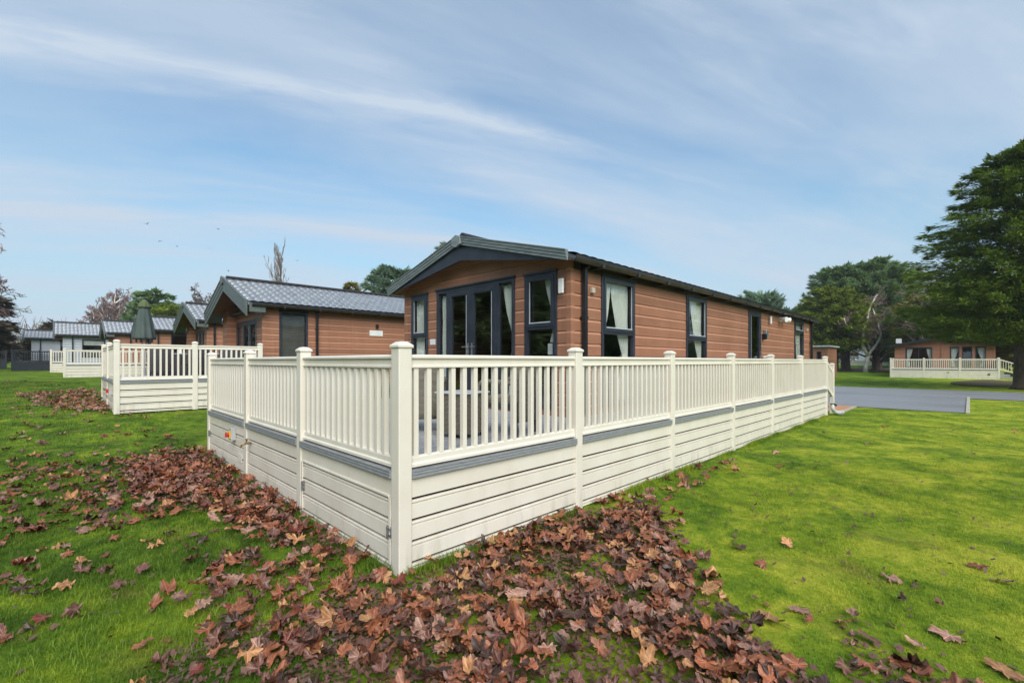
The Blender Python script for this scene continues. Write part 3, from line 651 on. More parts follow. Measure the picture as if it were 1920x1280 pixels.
def lodge(rt, L, Wd, ze, zr, mw, over_f=.3, over_s=.15, side_holes=(), front_holes=(), recess=0, wing=0, m_barge=M_BARGE, zf=.86,
          roof_mat=M_TILE2, pitch=.23, barge_h=.125, hood_drop=0.0, far_side=True, tile=True, end_x=.12):
    """body: side wall faces -Y, front gable faces -X"""
    s = (zr - ze) / (Wd / 2); und = lambda y: ze + s * min(y, Wd - y)
    side = Fr((0, 0), (1, 0), (0, -1)); front = Fr((recess, 0), (0, 1), (-1, 0))
    R = [lambda p: ze + s * p[0] - p[1], lambda p: ze + s * (Wd - p[0]) - p[1]]
    siding(side, .045, L - .045, zf - .45, ze + .0, side_holes).build('wall', mw, rt)
    siding(front, .045 if not recess else wing, Wd - .045 if not recess else Wd - wing, zf - .45, zr, front_holes, roof=R).build('wall', mw, rt)
    if recess:
        f0 = Fr((0, 0), (0, 1), (-1, 0)); mb = siding(f0, .045, wing, zf - .45, zr, [], roof=R)
        m2 = siding(f0, Wd - wing, Wd - .045, zf - .45, zr, [], roof=R); mb.add(m2.v, m2.f); mb.build('wall', mw, rt)
        [MB().box(0, recess, ya, ya + .02, zf - .4, und(wing) - .02).build('cheek_wall', mw, rt) for ya in (wing - .02, Wd - wing)]
    # back and far walls, corner boards
    bk = Fr((L, Wd), (0, -1), (1, 0)); siding(bk, .045, Wd - .045, zf - .45, zr, [], roof=[lambda p: ze + s * p[0] - p[1], lambda p: ze + s * (Wd - p[0]) - p[1]]).build('wall', mw, rt)
    fs_ = Fr((L, Wd), (-1, 0), (0, 1)); siding(fs_, .045, L - .045, zf - .45, ze, []).build('wall', mw, rt)
    for (x, y) in ((0, 0), (0, Wd - .09), (L - .09, 0), (L - .09, Wd - .09)):
        mb = MB(); mb.box(x - .008 if x == 0 else x, x + .09 if x == 0 else x + .098, y - .008 if y == 0 else y, y + .09 if y == 0 else y + .098, zf - .45, ze - .01 + (.0))
        mb.build('corner_trim', mw, rt, bevel=.004)
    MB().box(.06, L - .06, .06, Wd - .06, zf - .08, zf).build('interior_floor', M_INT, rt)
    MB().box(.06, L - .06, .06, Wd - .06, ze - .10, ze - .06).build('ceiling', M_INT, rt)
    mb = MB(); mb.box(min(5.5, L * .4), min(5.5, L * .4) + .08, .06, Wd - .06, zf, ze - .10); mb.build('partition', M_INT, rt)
    # roof
    x0, x1 = -over_f, L + end_x; zo = ze - s * over_s
    for (ye, sg) in ((-over_s, 1), (Wd + over_s, -1)):
        yr = Wd / 2
        MB().prism([(ye, zo + .012), (yr, zr + .012), (yr, zr + .085), (ye, zo + .085)], -x1, -x0 - .02, Fr((0, 0), (0, 1), (-1, 0))).build('roof_deck', roof_mat, rt)
        if tile: link('roof_tiles', tile_roof_me(x0 + .04, x1, ye - .03 * sg, yr - .02 * sg, zo, zr, pitch, amp=.026 if roof_mat is M_TILE else .012, step=.036 if roof_mat is M_TILE else .02), roof_mat, rt)
    mb = MB(); mb.tube([(x0 + .06, Wd / 2, zr + .125), (x1, Wd / 2, zr + .125)], .075, 8); mb.build('ridge_cap', M_GUTTER, rt)
    # bargeboards with two ribs, front and back, and the soffit behind them
    bo = .03 - max(0, barge_h - .125) * .60
    for xb, sgn in ((x0, -1), (x1, 1)):
        f = Fr((xb, 0), (0, 1), (sgn, 0)); mb = MB()
        for (ya, za, yb, zb_) in ((-over_s - .03, zo, Wd / 2, zr), (Wd / 2, zr, Wd + over_s + .03, zo)):
            for (lo, hi, o1) in ((-barge_h * .55, -barge_h * .18, .030), (-barge_h * .18, barge_h * .20, .044), (barge_h * .20, barge_h * .60, .058), (barge_h * .60, barge_h * .72, .075)):
                mb.add([f(y, o, z) for o in (0, o1) for (y, z) in ((ya, za + bo + lo), (yb, zb_ + bo + lo), (yb, zb_ + bo + hi), (ya, za + bo + hi))],
                       [(0, 1, 2, 3), (7, 6, 5, 4), (0, 4, 5, 1), (1, 5, 6, 2), (2, 6, 7, 3), (3, 7, 4, 0)])
        mb.build('bargeboard', m_barge, rt)
        if sgn < 0:
            c = Wd / 2; t = min(barge_h, .17)
            MB().prism([(c - .13, zr - t * .45), (c, zr - t * .85), (c + .13, zr - t * .45), (c + .12, zr + t * .62), (c, zr + t * 1.0), (c - .12, zr + t * .62)], .05, .095, f).build('finial_plate', m_barge, rt, bevel=.005)
    f = Fr((x0 + .035, 0), (0, 1), (-1, 0))
    dz = hood_drop
    MB().prism([(-over_s, zo - .02), (Wd / 2, zr - .09 - dz), (Wd + over_s, zo - .02), (Wd + over_s, zo + .01), (Wd / 2, zr + .0), (-over_s, zo + .01)], -.02, .02, f).build('gable_fascia', M_ANTH, rt)
    mb = MB()
    for (ya, za, yb, zb_) in ((-over_s, zo, Wd / 2, zr), (Wd / 2, zr, Wd + over_s, zo)):
        mb.add([(x, y, z + d) for d in (-.012, .006) for (x, y, z) in ((x0 + .06, ya, za), (recess - .002, ya, za), (recess - .002, yb, zb_), (x0 + .06, yb, zb_))],
               [(0, 3, 2, 1), (4, 5, 6, 7), (0, 1, 5, 4), (1, 2, 6, 5), (2, 3, 7, 6), (3, 0, 4, 7)])
    mb.build('soffit', M_SOFFIT, rt)
    # eaves board and gutter on the visible side
    MB().box(.06, L, -.03, -.006, ze - .13, ze - .01).build('fascia', M_ANTH if mw is not M_WOOD or roof_mat is M_TILE else M_GUTTER, rt)
    g = [(-.055, .05), (-.052, .0), (-.035, -.035), (0, -.05), (.035, -.035), (.052, .0), (.055, .05), (.045, .05), (.042, .0), (.028, -.025), (0, -.04), (-.028, -.025), (-.042, 0), (-.045, .05)]
    gy_ = over_s + .04
    MB().extr(x0 + .12, x1 - .02, [(gy_ + a, zo + .015 + b) for a, b in g], side).build('gutter', M_GUTTER, rt)
    bme = MB().box(.5, .56, .03, gy_ + .062, zo - .045, zo + .03, side).mesh('gutter_bracket')
    for k in range(int(L / 1.1)): link('gutter_bracket', bme, M_GUTTER, rt, (k * 1.1, 0, 0))
    return side, front, und

# --- main lodge
L1 = root('holiday_lodge', (3.64, 1.13, 0), 0, "nearest brown clad lodge with charcoal French doors inside the long cream deck", "lodge")
WD1 = 4.75
sw1, sw2, sdo, sw3 = (.81, 1.87, .92, 3.14), (4.02, 5.09, .92, 3.14), (7.94, 8.98, .86, 3.14), (12.6, 13.82, .92, 3.14)
fw1, ffd, fw2 = (.27, .97, .92, 3.12), (1.21, 3.49, .86, 3.14), (3.82, 4.46, .92, 3.12)
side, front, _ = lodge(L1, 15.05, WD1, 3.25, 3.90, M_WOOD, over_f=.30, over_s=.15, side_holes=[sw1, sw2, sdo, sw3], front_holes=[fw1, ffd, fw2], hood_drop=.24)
window(side, L1, *sw1, 2.18, curtains=[(sw1[0] + .07, sw1[0] + .44, .10, 1.0, 3.06, 1.95, -.10), (sw1[1] - .07, sw1[1] - .62, -.16, 1.0, 3.06, 1.75, -.10)])
window(side, L1, *sw2, 2.18, curtains=[(sw2[0] + .07, sw2[0] + .44, .16, 1.0, 3.06, 1.75, -.10), (sw2[1] - .07, sw2[1] - .62, -.18, 1.0, 3.06, 1.75, -.10)])
window(side, L1, *sw3, 2.72, curtains=[(sw3[0] + .07, sw3[0] + .62, .42, 1.0, 3.06, 1.5, -.10), (sw3[1] - .07, sw3[1] - .62, -.42, 1.0, 3.06, 1.5, -.10)])
mb = MB(); ring(mb, side, *sdo, .065, -.05, .022); mb.build('door_frame', M_ANTH, L1, bevel=.004)
door_leaf(side, L1, sdo[0] + .067, sdo[1] - .067, sdo[2] + .01, sdo[3] - .067, (sdo[1] - .11, 1.88, -1))
window(front, L1, *fw1, 2.24, curtains=[(fw1[0] + .07, fw1[0] + .34, .03, 2.0, 3.04, 2.34, -.10)])
window(front, L1, *fw2, 2.23, curtains=[(fw2[1] - .06, fw2[0] + .12, -.30, .95, 3.04, 2.2, -.10), (fw2[0] + .07, fw2[0] + .30, .03, 1.0, 3.04, 2.3, -.12)])
# glazed double doors with side lights
mb = MB(); ring(mb, front, *ffd, .065, -.05, .024)
for u in (1.64, 3.12): mb.box(u - .035, u + .035, -.045, .024, .925, 3.075, front)
mb.box(ffd[0] - .02, ffd[1] + .02, 0, .055, 3.14, 3.17, front)
fdr = mb.build('french_door_frame', M_ANTH, L1, bevel=.004)
for (a, b) in ((1.275, 1.605), (3.155, 3.425)): MB().box(a, b, -.03, -.02, .93, 3.075, front).build('side_pane', M_GLASS, fdr)
link('curtain', curtain_me(front, 1.29, 1.60, .05, .95, 3.05, 2.1, -.10), M_CURTAIN, fdr); link('curtain', curtain_me(front, 3.43, 3.14, -.22, .95, 3.05, 1.9, -.10), M_CURTAIN, fdr)
door_leaf(front, L1, 1.678, 2.395, .875, 3.072, (2.34, 1.92, -1)); door_leaf(front, L1, 2.40, 3.082, .875, 3.072, (2.455, 1.92, 1))
downpipe(side, L1, .27, .86, 3.24); downpipe(side, L1, 14.75, .86, 3.24)
def wall_light(fr, u, z, name='wall_light', m=M_WHITE):
    mb = MB(); mb.box(u - .03, u + .03, 0, .05, z - .04, z + .04, fr); p = mb.build(name, M_STEEL, L1)
    MB().box(u - .045, u + .045, .05, .085, z - .115, z + .115, fr).build('lamp_cover', m, p, bevel=.008)
wall_light(front, .14, 2.86); wall_light(side, 9.74, 2.94)
mb = MB(); mb.box(.49, .57, 0, .06, 2.79, 2.88, side); mb.build('vent_cover', M_KERB, L1, bevel=.01)
mb = MB(); mb.box(14.16, 14.26, 0, .07, 2.82, 2.92, side); mb.build('vent_cover', M_KERB, L1, bevel=.01)
mb = MB(); c = side(10.85, 0, 3.03); mb.tube([c, (c[0], c[1] - .05, c[2])], .085, 12)
sl = mb.build('security_light', M_WHITE, L1)
for dx in (-.06, .12): MB().tube([(c[0] + dx, c[1] - .05, c[2]), (c[0] + dx * 2.2, c[1] - .24, c[2] - .02)], [.05, .085], 12).build('lamp_head', M_WHITE, sl)
mb = MB(); mb.box(9.22, 9.40, 0, .10, 2.42, 2.62, side); mb.build('key_safe', M_STEEL, L1, bevel=.02)
mb = MB(); mb.box(9.10, 9.20, 0, .12, 2.33, 2.50, side); mb.build('key_safe_cover', M_BLACK, L1, bevel=.015)
mb = MB(); mb.box(3.56, 3.74, 0, .012, 2.04, 2.16, front); mb.build('wall_sign', M_WHITE, L1)
mb = MB(); mb.box(3.63, 3.69, .012, .015, 2.06, 2.14, front); 
mb = MB(); mb.box(.40, .50, -.045, -.040, 1.80, 1.98, front); mb.build('paper_notice', M_WHITE, L1)

# --- second lodge, tiled roof with porch hood
def small_lodge(loc, label, L, Wd, ze, zr, mw, windows, pipes, roofm=M_TILE, front=True, rec=.30, wing=.62, blind=None):
    rt = root('holiday_lodge', loc, 0, label, 'lodge', 'lodges in the row beyond the left lawn')
    fh = [(wing + .10, Wd - wing - .10, .86, 2.75)] if front else []
    sd_, fr_, und = lodge(rt, L, Wd, ze, zr, mw, over_f=.50, over_s=.28, side_holes=windows, front_holes=fh, recess=rec, wing=wing, m_barge=M_HOOD, roof_mat=roofm, barge_h=.38, hood_drop=.10)
    if front:
        zo_ = ze - (zr - ze) / (Wd / 2) * .28
        for ya, sg in ((-.28, 1), (Wd + .28, -1)): MB().prism([(ya - .02 * sg, zo_ + .05), (ya - .02 * sg, zo_ - .20), (ya + .34 * sg, zo_ + .12)], -.02, .42, Fr((-.02, 0), (0, 1), (-1, 0))).build('eave_box', M_HOOD, rt)
    for i, w in enumerate(windows): window(sd_, rt, *w, None, blind=(blind[i] if blind else None), sash=False)
    if front:
        u0, u1 = fh[0][0], fh[0][1]; mb = MB(); ring(mb, fr_, u0, u1, .86, 2.75, .065, -.05, .024); mb.build('french_door_frame', M_ANTH, rt)
        n = 4; st = (u1 - u0 - .13) / n
        for k in range(n): door_leaf(fr_, rt, u0 + .067 + k * st, u0 + .063 + (k + 1) * st, .87, 2.68, (u0 + .067 + (k + (.88 if k % 2 else .12)) * st, 1.9, -1) if k in (1, 2) else None)
    for u in pipes: downpipe(sd_, rt, u, .86, ze - .1)
    return rt, sd_, fr_
Z2 = .38
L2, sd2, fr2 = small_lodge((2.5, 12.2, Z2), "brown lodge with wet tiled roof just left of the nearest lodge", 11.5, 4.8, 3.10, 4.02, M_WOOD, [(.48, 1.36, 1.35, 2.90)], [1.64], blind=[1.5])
MB().box(2.85, 2.93, .0, .014, .45, 2.98, sd2).build('joint_trim', M_WOOD, L2)
MB().box(3.55, 4.07, 0, .02, 2.24, 2.44, sd2).build('wall_sign', M_WHITE, L2)
mb = MB(); mb.box(3.79, 3.87, 0, .10, 2.52, 2.66, sd2); mb.build('wall_light', M_BLACK, L2, bevel=.01)
# roof vent hatch seen near the far end of the second roof
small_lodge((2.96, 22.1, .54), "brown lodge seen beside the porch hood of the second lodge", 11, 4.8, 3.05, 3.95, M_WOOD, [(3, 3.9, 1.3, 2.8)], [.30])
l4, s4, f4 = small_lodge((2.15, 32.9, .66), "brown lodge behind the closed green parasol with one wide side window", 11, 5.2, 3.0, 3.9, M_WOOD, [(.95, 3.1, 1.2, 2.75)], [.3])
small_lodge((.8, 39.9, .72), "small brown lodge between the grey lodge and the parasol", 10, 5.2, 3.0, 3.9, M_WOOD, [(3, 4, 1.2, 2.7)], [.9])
for (loc, lab, wx, rx, ze, zr) in (((-1.78, 47.4, .80), "larger light grey lodge with dark window left of the brown ones", 1.1, 3.6, 3.0, 4.0),
                           ((-3.73, 55.0, .87), "farthest light grey lodge at the left end of the row", 1.8, 4.2, 2.85, 3.55)):
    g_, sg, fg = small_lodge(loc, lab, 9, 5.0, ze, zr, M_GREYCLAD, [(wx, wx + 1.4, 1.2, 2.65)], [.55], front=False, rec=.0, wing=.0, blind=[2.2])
    mb = MB(); mb.box(rx, rx + .35, 0, .12, 1.9, 2.25, sg); mb.build('meter_box', M_ANTH, g_)

# --- decks of the row
D2 = root('raised_deck', (-.94, 11.75, Z2), 0, "cream deck holding the closed green parasol", "deck", "decks along the lodge row")
deck(D2, [((0, 0), (1, 0), (0, -1), [0, 1.62, 3.24], False), ((0, 0), (0, 1), (-1, 0), [0, 2.3, 4.6], True)],
     [(.03, .03, 3.4, 5.4)], M_CREAM, M_EDGE, eye=(CX, CY), bal_gap=.128)
frD2 = Fr((0, 0), (0, 1), (-1, 0))
s2 = MB().box(.55, .68, .045, .115, .46, .65, frD2).build('power_switch', M_GREYPL, D2)
MB().box(.57, .66, .115, .16, .50, .60, frD2).build('switch_knob', M_RED, s2)
hinge(frD2, 2.25, .32).build('hinge', M_STEEL, D2)
MB().box(2.9, 3.0, .045, .10, .46, .52, frD2).build('garden_tap', M_BRASS, D2)
mb = MB(); fr = Fr((0, 0), (1, 0), (0, -1))
for (x, y, z, lab, n, ln, m, gm) in ((-1.74, 36.6, .66, "white decking fence in front of the small brown lodge, farther than the parasol deck", 3, 2.2, M_CREAM, M_EDGE),
                             (-2.45, 48.0, .77, "far white decking fence half hidden behind the nearer white one", 2, 1.9, M_CREAM, M_EDGE)):
    d_ = root('raised_deck', (x, y, z), 0, lab, 'deck', 'decks along the lodge row')
    deck(d_, [((0, 0), (1, 0), (0, -1), [ln * k for k in range(n + 1)], False), ((0, 0), (0, 1), (-1, 0), [0, 2.3, 4.6], True)], [(.03, .03, n * ln, 4.5)], m, gm, detail=False, eye=(CX, CY), slots=(.55, .36, .17), bal_gap=.15)
db = root('raised_deck', (-4.85, 54.4, .84), 0, "charcoal black deck with slatted balustrade left of the white decks", 'deck', 'decks along the lodge row')
deck(db, [((0, 0), (1, 0), (0, -1), [0, 1.65, 3.3, 4.95], False), ((0, 0), (0, 1), (-1, 0), [0, 2.3, 4.6], True)], [(.03, .03, 4.9, 4.5)], M_BLACKDECK, M_BLACKDECK, detail=False, eye=(CX, CY), slots=(.55, .36, .17), bal_gap=.15)
db = root('raised_deck', (-14.5, 63.2, .93), 0, "charcoal deck cut off by the left edge of the picture", 'deck', 'decks along the lodge row')
deck(db, [((0, 0), (1, 0), (0, -1), [0, 2.2, 4.4, 6.6, 8.8], False), ((0, 0), (0, 1), (-1, 0), [0, 2.3, 4.6], True)], [(.03, .03, 8.7, 4.5)], M_BLACKDECK, M_BLACKDECK, detail=False, eye=(CX, CY), slots=(.55, .36, .17), bal_gap=.15)

# --- right-hand lodge beyond the road, its deck, and what stands behind
RL = root('holiday_lodge', (56, -4.75, .17), 0, "brown lodge across the road under the big dark conifer", "lodge")
rh = [(4.05, 5.95, .95, 2.80), (2.25, 2.85, .95, 2.80), (1.42, 2.05, .95, 2.80), (.58, 1.22, .95, 2.80)]
sdR, frR, _ = lodge(RL, 11, 6.75, 3.0, 3.75, M_WOOD, over_f=.6, over_s=.35, front_holes=rh, m_barge=M_ANTH, hood_drop=.1)
def simple_curt(fr, u0, u1): return (u0, u1, (u1 - u0) * .25, 1.0, 2.72, 1.5, -.12, 4)
window(frR, RL, *rh[0], None, [simple_curt(frR, 5.86, 5.45), simple_curt(frR, 4.12, 4.45)], sash=False, mull=[5.0])
window(frR, RL, *rh[1], None, [simple_curt(frR, 2.78, 2.30)], sash=False); window(frR, RL, *rh[2], None, [], sash=False)
window(frR, RL, *rh[3], None, [simple_curt(frR, .64, 1.10)], sash=False)
MB().box(3.32, 3.44, .0, .05, .45, 3.6, frR).build('joint_trim', M_WOOD, RL)
mb = MB(); mb.box(1.0, 1.5, 6.35, 6.75, 3.3, 3.75); mb.build('roof_vent', M_WHITE, RL)
RD = root('raised_deck', (53.9, -4.9, .15), 0, "cream deck in front of the brown lodge across the road", "deck")
deck(RD, [((0, 7.0), (0, -1), (-1, 0), [0, 2.33, 4.67, 7.0], False), ((0, 0), (1, 0), (0, -1), [0, 1.3, 2.2], True), ((0, 7.0), (1, 0), (0, 1), [0, 2.1], True)],
     [(.03, .03, 2.1, 6.97)], M_CREAM, M_EDGE, detail=False, eye=(CX, CY), slots=(.55, .36, .17))
frRD = Fr((0, 7.0), (0, -1), (-1, 0))
mb = MB(); mb.box(6.35, 6.50, .045, .08, .36, .50, frRD); mb.build('socket_box', M_BRASS, RD)
mb = MB(); mb.box(3.9, 3.98, .045, .08, .52, .60, frRD); mb.build('garden_tap', M_BRASS, RD)
p = inst('stair_post', pm, None, RD, (1.4, -1.25, -.45)); inst('post_cap', cm, None, p, (0, 0, 0))
mb = MB(); fr = Fr((1.4, 0), (0, -1), (-1, 0))
for (za, zb_) in ((1.70, 1.22), (.90, .42)):
    mb.add([fr(u, o, z) for u, zz in ((0.05, za), (1.2, zb_)) for z in (zz - .05, zz + .05) for o in (-.03, .03)], [(0, 1, 3, 2), (4, 6, 7, 5), (0, 4, 5, 1), (2, 3, 7, 6), (0, 2, 6, 4), (1, 5, 7, 3)])
for k in range(7): u = .15 + k * .15; mb.box(u - .02, u + .02, -.02, .02, .90 - .4 * u, 1.70 - .4 * u, fr)
mb.build('stair_rail', M_CREAM, RD)
mb = MB()
for i in range(3): mb.box(1.45, 2.3, -.35 * (i + 1), -.35 * i, .0, .62 - .2 * i)
mb.build('step', M_FLOOR, RD)
# little cabin just past the far end of the nearest lodge
HC = root('cabin', (46.5, 5.75, .08), 0, "small brown cabin peeping out past the far end of the nearest lodge", "cabin")
hfr = Fr((0, 0), (0, 1), (-1, 0)); hs = Fr((0, 0), (1, 0), (0, -1))
hh = [(.45, .80, 1.5, 2.5), (1.10, 1.55, 1.5, 2.4), (1.75, 2.2, 1.5, 2.4)]
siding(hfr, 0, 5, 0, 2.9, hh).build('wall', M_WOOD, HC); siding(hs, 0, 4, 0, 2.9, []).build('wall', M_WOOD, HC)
for w in hh: window(hfr, HC, *w, None, sash=False, hood=False)
MB().box(-.2, 4.2, -.2, 5.2, 2.9, 3.02).build('roof', M_BEAD, HC); MB().box(3.6, 3.9, .1, 4.9, 0.1, 2.8).build('partition', M_INT, HC)
# far white deck and pale lodge glimpsed between the trunks
FD = root('raised_deck', (104, 5.2, .86), 0, "distant white decking fence glimpsed between the conifer trunks", "deck")
deck(FD, [((0, 7.8), (0, -1), (-1, 0), [0, 2.6, 5.2, 7.8], False)], [(.03, .03, 2.4, 7.7)], M_CREAM, M_EDGE, detail=False, eye=(CX, CY), slots=(.50, .25), bal_gap=.2)
FL = root('holiday_lodge', (107, 4.4, .95), 0, "distant pale blue lodge behind the far white decking fence", "lodge")
fh = [(.9, 2.1, .95, 2.7), (2.9, 4.2, .95, 2.7), (5.0, 6.2, .95, 2.7)]
sF, fF, _ = lodge(FL, 9, 7.5, 2.9, 3.6, M_PALELODGE, over_f=.3, over_s=.2, front_holes=fh, tile=False)
for w in fh: window(fF, FL, *w, None, sash=False, mf=M_WHITE)
PB = root('service_post', (72.0, 12.1, .3), 0, "white service post on the grass beside the leftmost conifer trunk", "post")
MB().box(-.22, .22, -.15, .15, 0, 1.15).build('body', M_WHITE, PB, bevel=.03); MB().box(-.26, .26, -.19, .19, 1.15, 1.22).build('cap', M_WHITE, PB, bevel=.02)

# ------------------------------------------------------------------ outdoor furniture
def chair(loc, rz, label, m, high=.86, group=None):
    rt = root('rattan_chair', loc, rz, label, 'chair', group)
    mb = MB(); nu, nz = 10, 8; 
    vs = []
    for side_ in (0, 1):
        for j in range(nz + 1):
            z = .16 + (high - .16) * j / nz
            for i in range(nu + 1):
                t = -1 + 2 * i / nu; wdt = .27 * (1 - .04 * (j / nz)); 
                vs.append((t * wdt, .27 - .10 * t * t * .8 + .10 * (z - .42) * (z > .42) + (.045 if side_ else 0), z + (.03 * (1 - t * t) if j == nz else 0)))
    n1 = (nu + 1) * (nz + 1); fs = []
    for s_ in (0, 1):
        for j in range(nz):
            for i in range(nu): a = s_ * n1 + j * (nu + 1) + i; fs.append((a, a + 1, a + nu + 2, a + nu + 1))
    for i in range(nu):
        a = nz * (nu + 1) + i; fs.append((a, a + 1, n1 + a + 1, n1 + a)); fs.append((i, i + 1, n1 + i + 1, n1 + i))
    for j in range(nz):
        for i in (0, nu): a = j * (nu + 1) + i; fs.append((a, a + nu + 1, n1 + a + nu + 1, n1 + a))
    mb.add(vs, fs); mb.build('backrest', m, rt, smooth=True)
    MB().box(-.27, .27, -.26, .22, .36, .45).build('seat', m, rt, bevel=.03)
    for sx_ in (-1, 1):
        MB().tube([(sx_ * .27, .20, .62), (sx_ * .28, -.18, .64), (sx_ * .27, -.26, .58), (sx_ * .26, -.26, .40)], .028, 8).build('armrest', m, rt, smooth=True)
        for sy in (-.22, .24): MB().tube([(sx_ * .24, sy, .40), (sx_ * .245, sy * 1.05, 0)], [.024, .017], 8).build('leg', M_BLACK, rt)
    return rt
def table(loc, rz, label, m, w=.55, d=.55, h=.60):
    rt = root('rattan_table', loc, rz, label, 'table')
    mb = MB(); t = .03
    mb.add([(sx_ * w / 2 * k, sy * d / 2 * k, z) for z, k in ((.05, .92), (h - .02, 1)) for sx_, sy in ((-1, -1), (1, -1), (1, 1), (-1, 1))], [(0, 1, 5, 4), (1, 2, 6, 5), (2, 3, 7, 6), (3, 0, 4, 7), (4, 5, 6, 7), (0, 3, 2, 1)])
    mb.build('base', m, rt)
    MB().box(-w / 2 - .02, w / 2 + .02, -d / 2 - .02, d / 2 + .02, h - .018, h).build('table_top', M_BEAD, rt, bevel=.004)
    for sx_ in (-1, 1):
        for sy in (-1, 1): MB().box(sx_ * w * .42 - .02, sx_ * w * .42 + .02, sy * d * .42 - .02, sy * d * .42 + .02, 0, .06).build('leg', M_BLACK, rt)
    return rt
chair((1.38, 1.78, .822), radians(140), "grey brown rattan chair with its back to the nearest corner post", M_RATTAN, .88, 'rattan chairs behind the slatted balustrade')
chair((1.95, .78, .822), radians(-165), "grey brown rattan chair between low table and lodge wall on the deck", M_RATTAN, .86, 'rattan chairs behind the slatted balustrade')
table((1.40, .98, .822), radians(12), "low square rattan table between the two chairs on the nearest deck", M_RATTAN, .42, .42, .52)
z2 = Z2 + .822
dk = [chair((.05, 12.7, z2), radians(170), "dark rattan chair nearest the corner of the parasol deck", M_RATTAN2, .92, 'dark chairs on the parasol deck'),
      chair((.85, 12.6, z2), radians(185), "dark rattan chair at the middle of the parasol deck rail", M_RATTAN2, .92, 'dark chairs on the parasol deck'),
      chair((1.7, 12.75, z2), radians(175), "dark rattan chair on the parasol deck nearest the brown lodge", M_RATTAN2, .92, 'dark chairs on the parasol deck')]
table((.75, 13.75, z2), 0, "long dark rattan dining table on the parasol deck", M_RATTAN2, 1.7, .9, .72)
for k, (x, y, hh_) in enumerate(((.15, 13.65, .16), (.62, 13.60, .13), (1.25, 13.68, .20))):
    c = root('lantern', (x, y, z2 + .722), 0, ("small", "shortest", "tallest")[k] + " white lantern standing on the dark dining table", 'lantern')
    MB().box(-.05, .05, -.05, .05, 0, hh_).build('body', M_WHITE, c, bevel=.01)
    mbl = MB().lathe([(.055, hh_), (.02, hh_ + .05), (.012, hh_ + .07)], n=4); mbl.build('lid', M_WHITE, c)
# closed parasol
PA = root('parasol', (-.1, 14.7, z2), 0, "closed dark green parasol standing on the cream deck", "parasol")
MB().lathe([(.26, 0), (.26, .05), (.06, .07), (.05, .3)], n=20).build('base', M_GREYPL, PA)
MB().tube([(0, 0, .06), (0, 0, 2.38)], .024, 10).build('pole', M_ALU, PA)
def wob(k, n, z): return 1 + .13 * cos(8 * 2 * pi * k / n + z * 1.3) * min(1, max(.2, (2.2 - z)))
MB().lathe([(.235, 1.17), (.255, 1.16), (.268, 1.22), (.24, 1.45), (.20, 1.75), (.155, 2.0), (.12, 2.16), (.10, 2.18)], n=64, wob=wob).build('canopy', M_PARASOL, PA, smooth=True)
MB().lathe([(.14, 2.13), (.17, 2.135), (.14, 2.20), (.10, 2.30), (.03, 2.39), (.01, 2.40)], n=48, wob=lambda k, n, z: 1 + .08 * cos(8 * 2 * pi * k / n)).build('vent_cap', M_PARATOP, PA, smooth=True)
MB().lathe([(.022, 2.39), (.03, 2.42), (.012, 2.46)], n=10).build('finial', M_BLACK, PA)
for k in range(8):
    a = 2 * pi * k / 8 + .2; MB().tube([(.21 * cos(a), .21 * sin(a), 1.20), (.20 * cos(a), .20 * sin(a), 1.06)], .014, 6).build('rib_end', M_BLACK, PA)
mb = MB(); mb.tube([(.17, -.05, 1.2), (.19, -.06, .75)], .012, 6); mb.build('tie_strap', M_WHITE, PA)

# ------------------------------------------------------------------ trees
def conifer_mesh(seed, H, R, z0, n_br, per, ln, wd, prof, droop=.18, rise=0.0, flat=.35, fanw=.30, rag=.28):
    """kite-shaped sprays set along drooping branches; prof(t) gives the branch reach at height fraction t"""
    r = np.random.default_rng(seed)
    ts = r.random(n_br * 4); pr = np.array([prof(t) for t in ts]); keep = r.random(n_br * 4) < (.25 + .75 * pr / pr.max()); ts = ts[keep][:n_br]; n = len(ts)
    az = r.random(n) * 2 * pi; Lb = R * np.array([prof(t) for t in ts]) * r.uniform(1 - rag, 1.0 + rag * .55, n); zb = z0 + (H - z0) * ts
    b = np.repeat(np.arange(n), per); N = len(b)
    s = 1 - r.random(N) ** 1.7 * .85
    L = Lb[b]; a = az[b]; d = np.stack([np.cos(a), np.sin(a)], -1); p_ = np.stack([-np.sin(a), np.cos(a)], -1)
    fan = (fanw * L * (1 - s) + fanw * .34 * L * np.sin(pi * s) + .10) * r.uniform(-1, 1, N)
    rad = s * L; z = zb[b] + rise * rad - droop * L * s ** 2 + r.normal(0, 1, N) * (.05 + .05 * L * flat)
    P = np.empty((N, 3)); P[:, :2] = d * rad[:, None] + p_ * fan[:, None]; P[:, 2] = z
    yaw = a + np.clip(fan / (L * .3 + .01), -1, 1) * .7 + r.normal(0, .35, N); pit = rise * .6 - droop * 1.6 * s + r.normal(0, .28, N)
    D_ = np.stack([np.cos(yaw) * np.cos(pit), np.sin(yaw) * np.cos(pit), np.sin(pit)], -1)
    U = np.stack([r.normal(0, .45, N), r.normal(0, .45, N), np.ones(N)], -1); S = np.cross(D_, U); S /= np.linalg.norm(S, axis=1)[:, None]
    l = ln * r.uniform(.5, 1.25, N); w = wd * r.uniform(.6, 1.3, N)
    v = np.stack([P, P + D_ * (l * .45)[:, None] + S * (w * .5)[:, None], P + D_ * l[:, None], P + D_ * (l * .45)[:, None] - S * (w * .5)[:, None]], 1)
    f = np.arange(N * 4).reshape(N, 4)
    return v.reshape(-1, 3), f
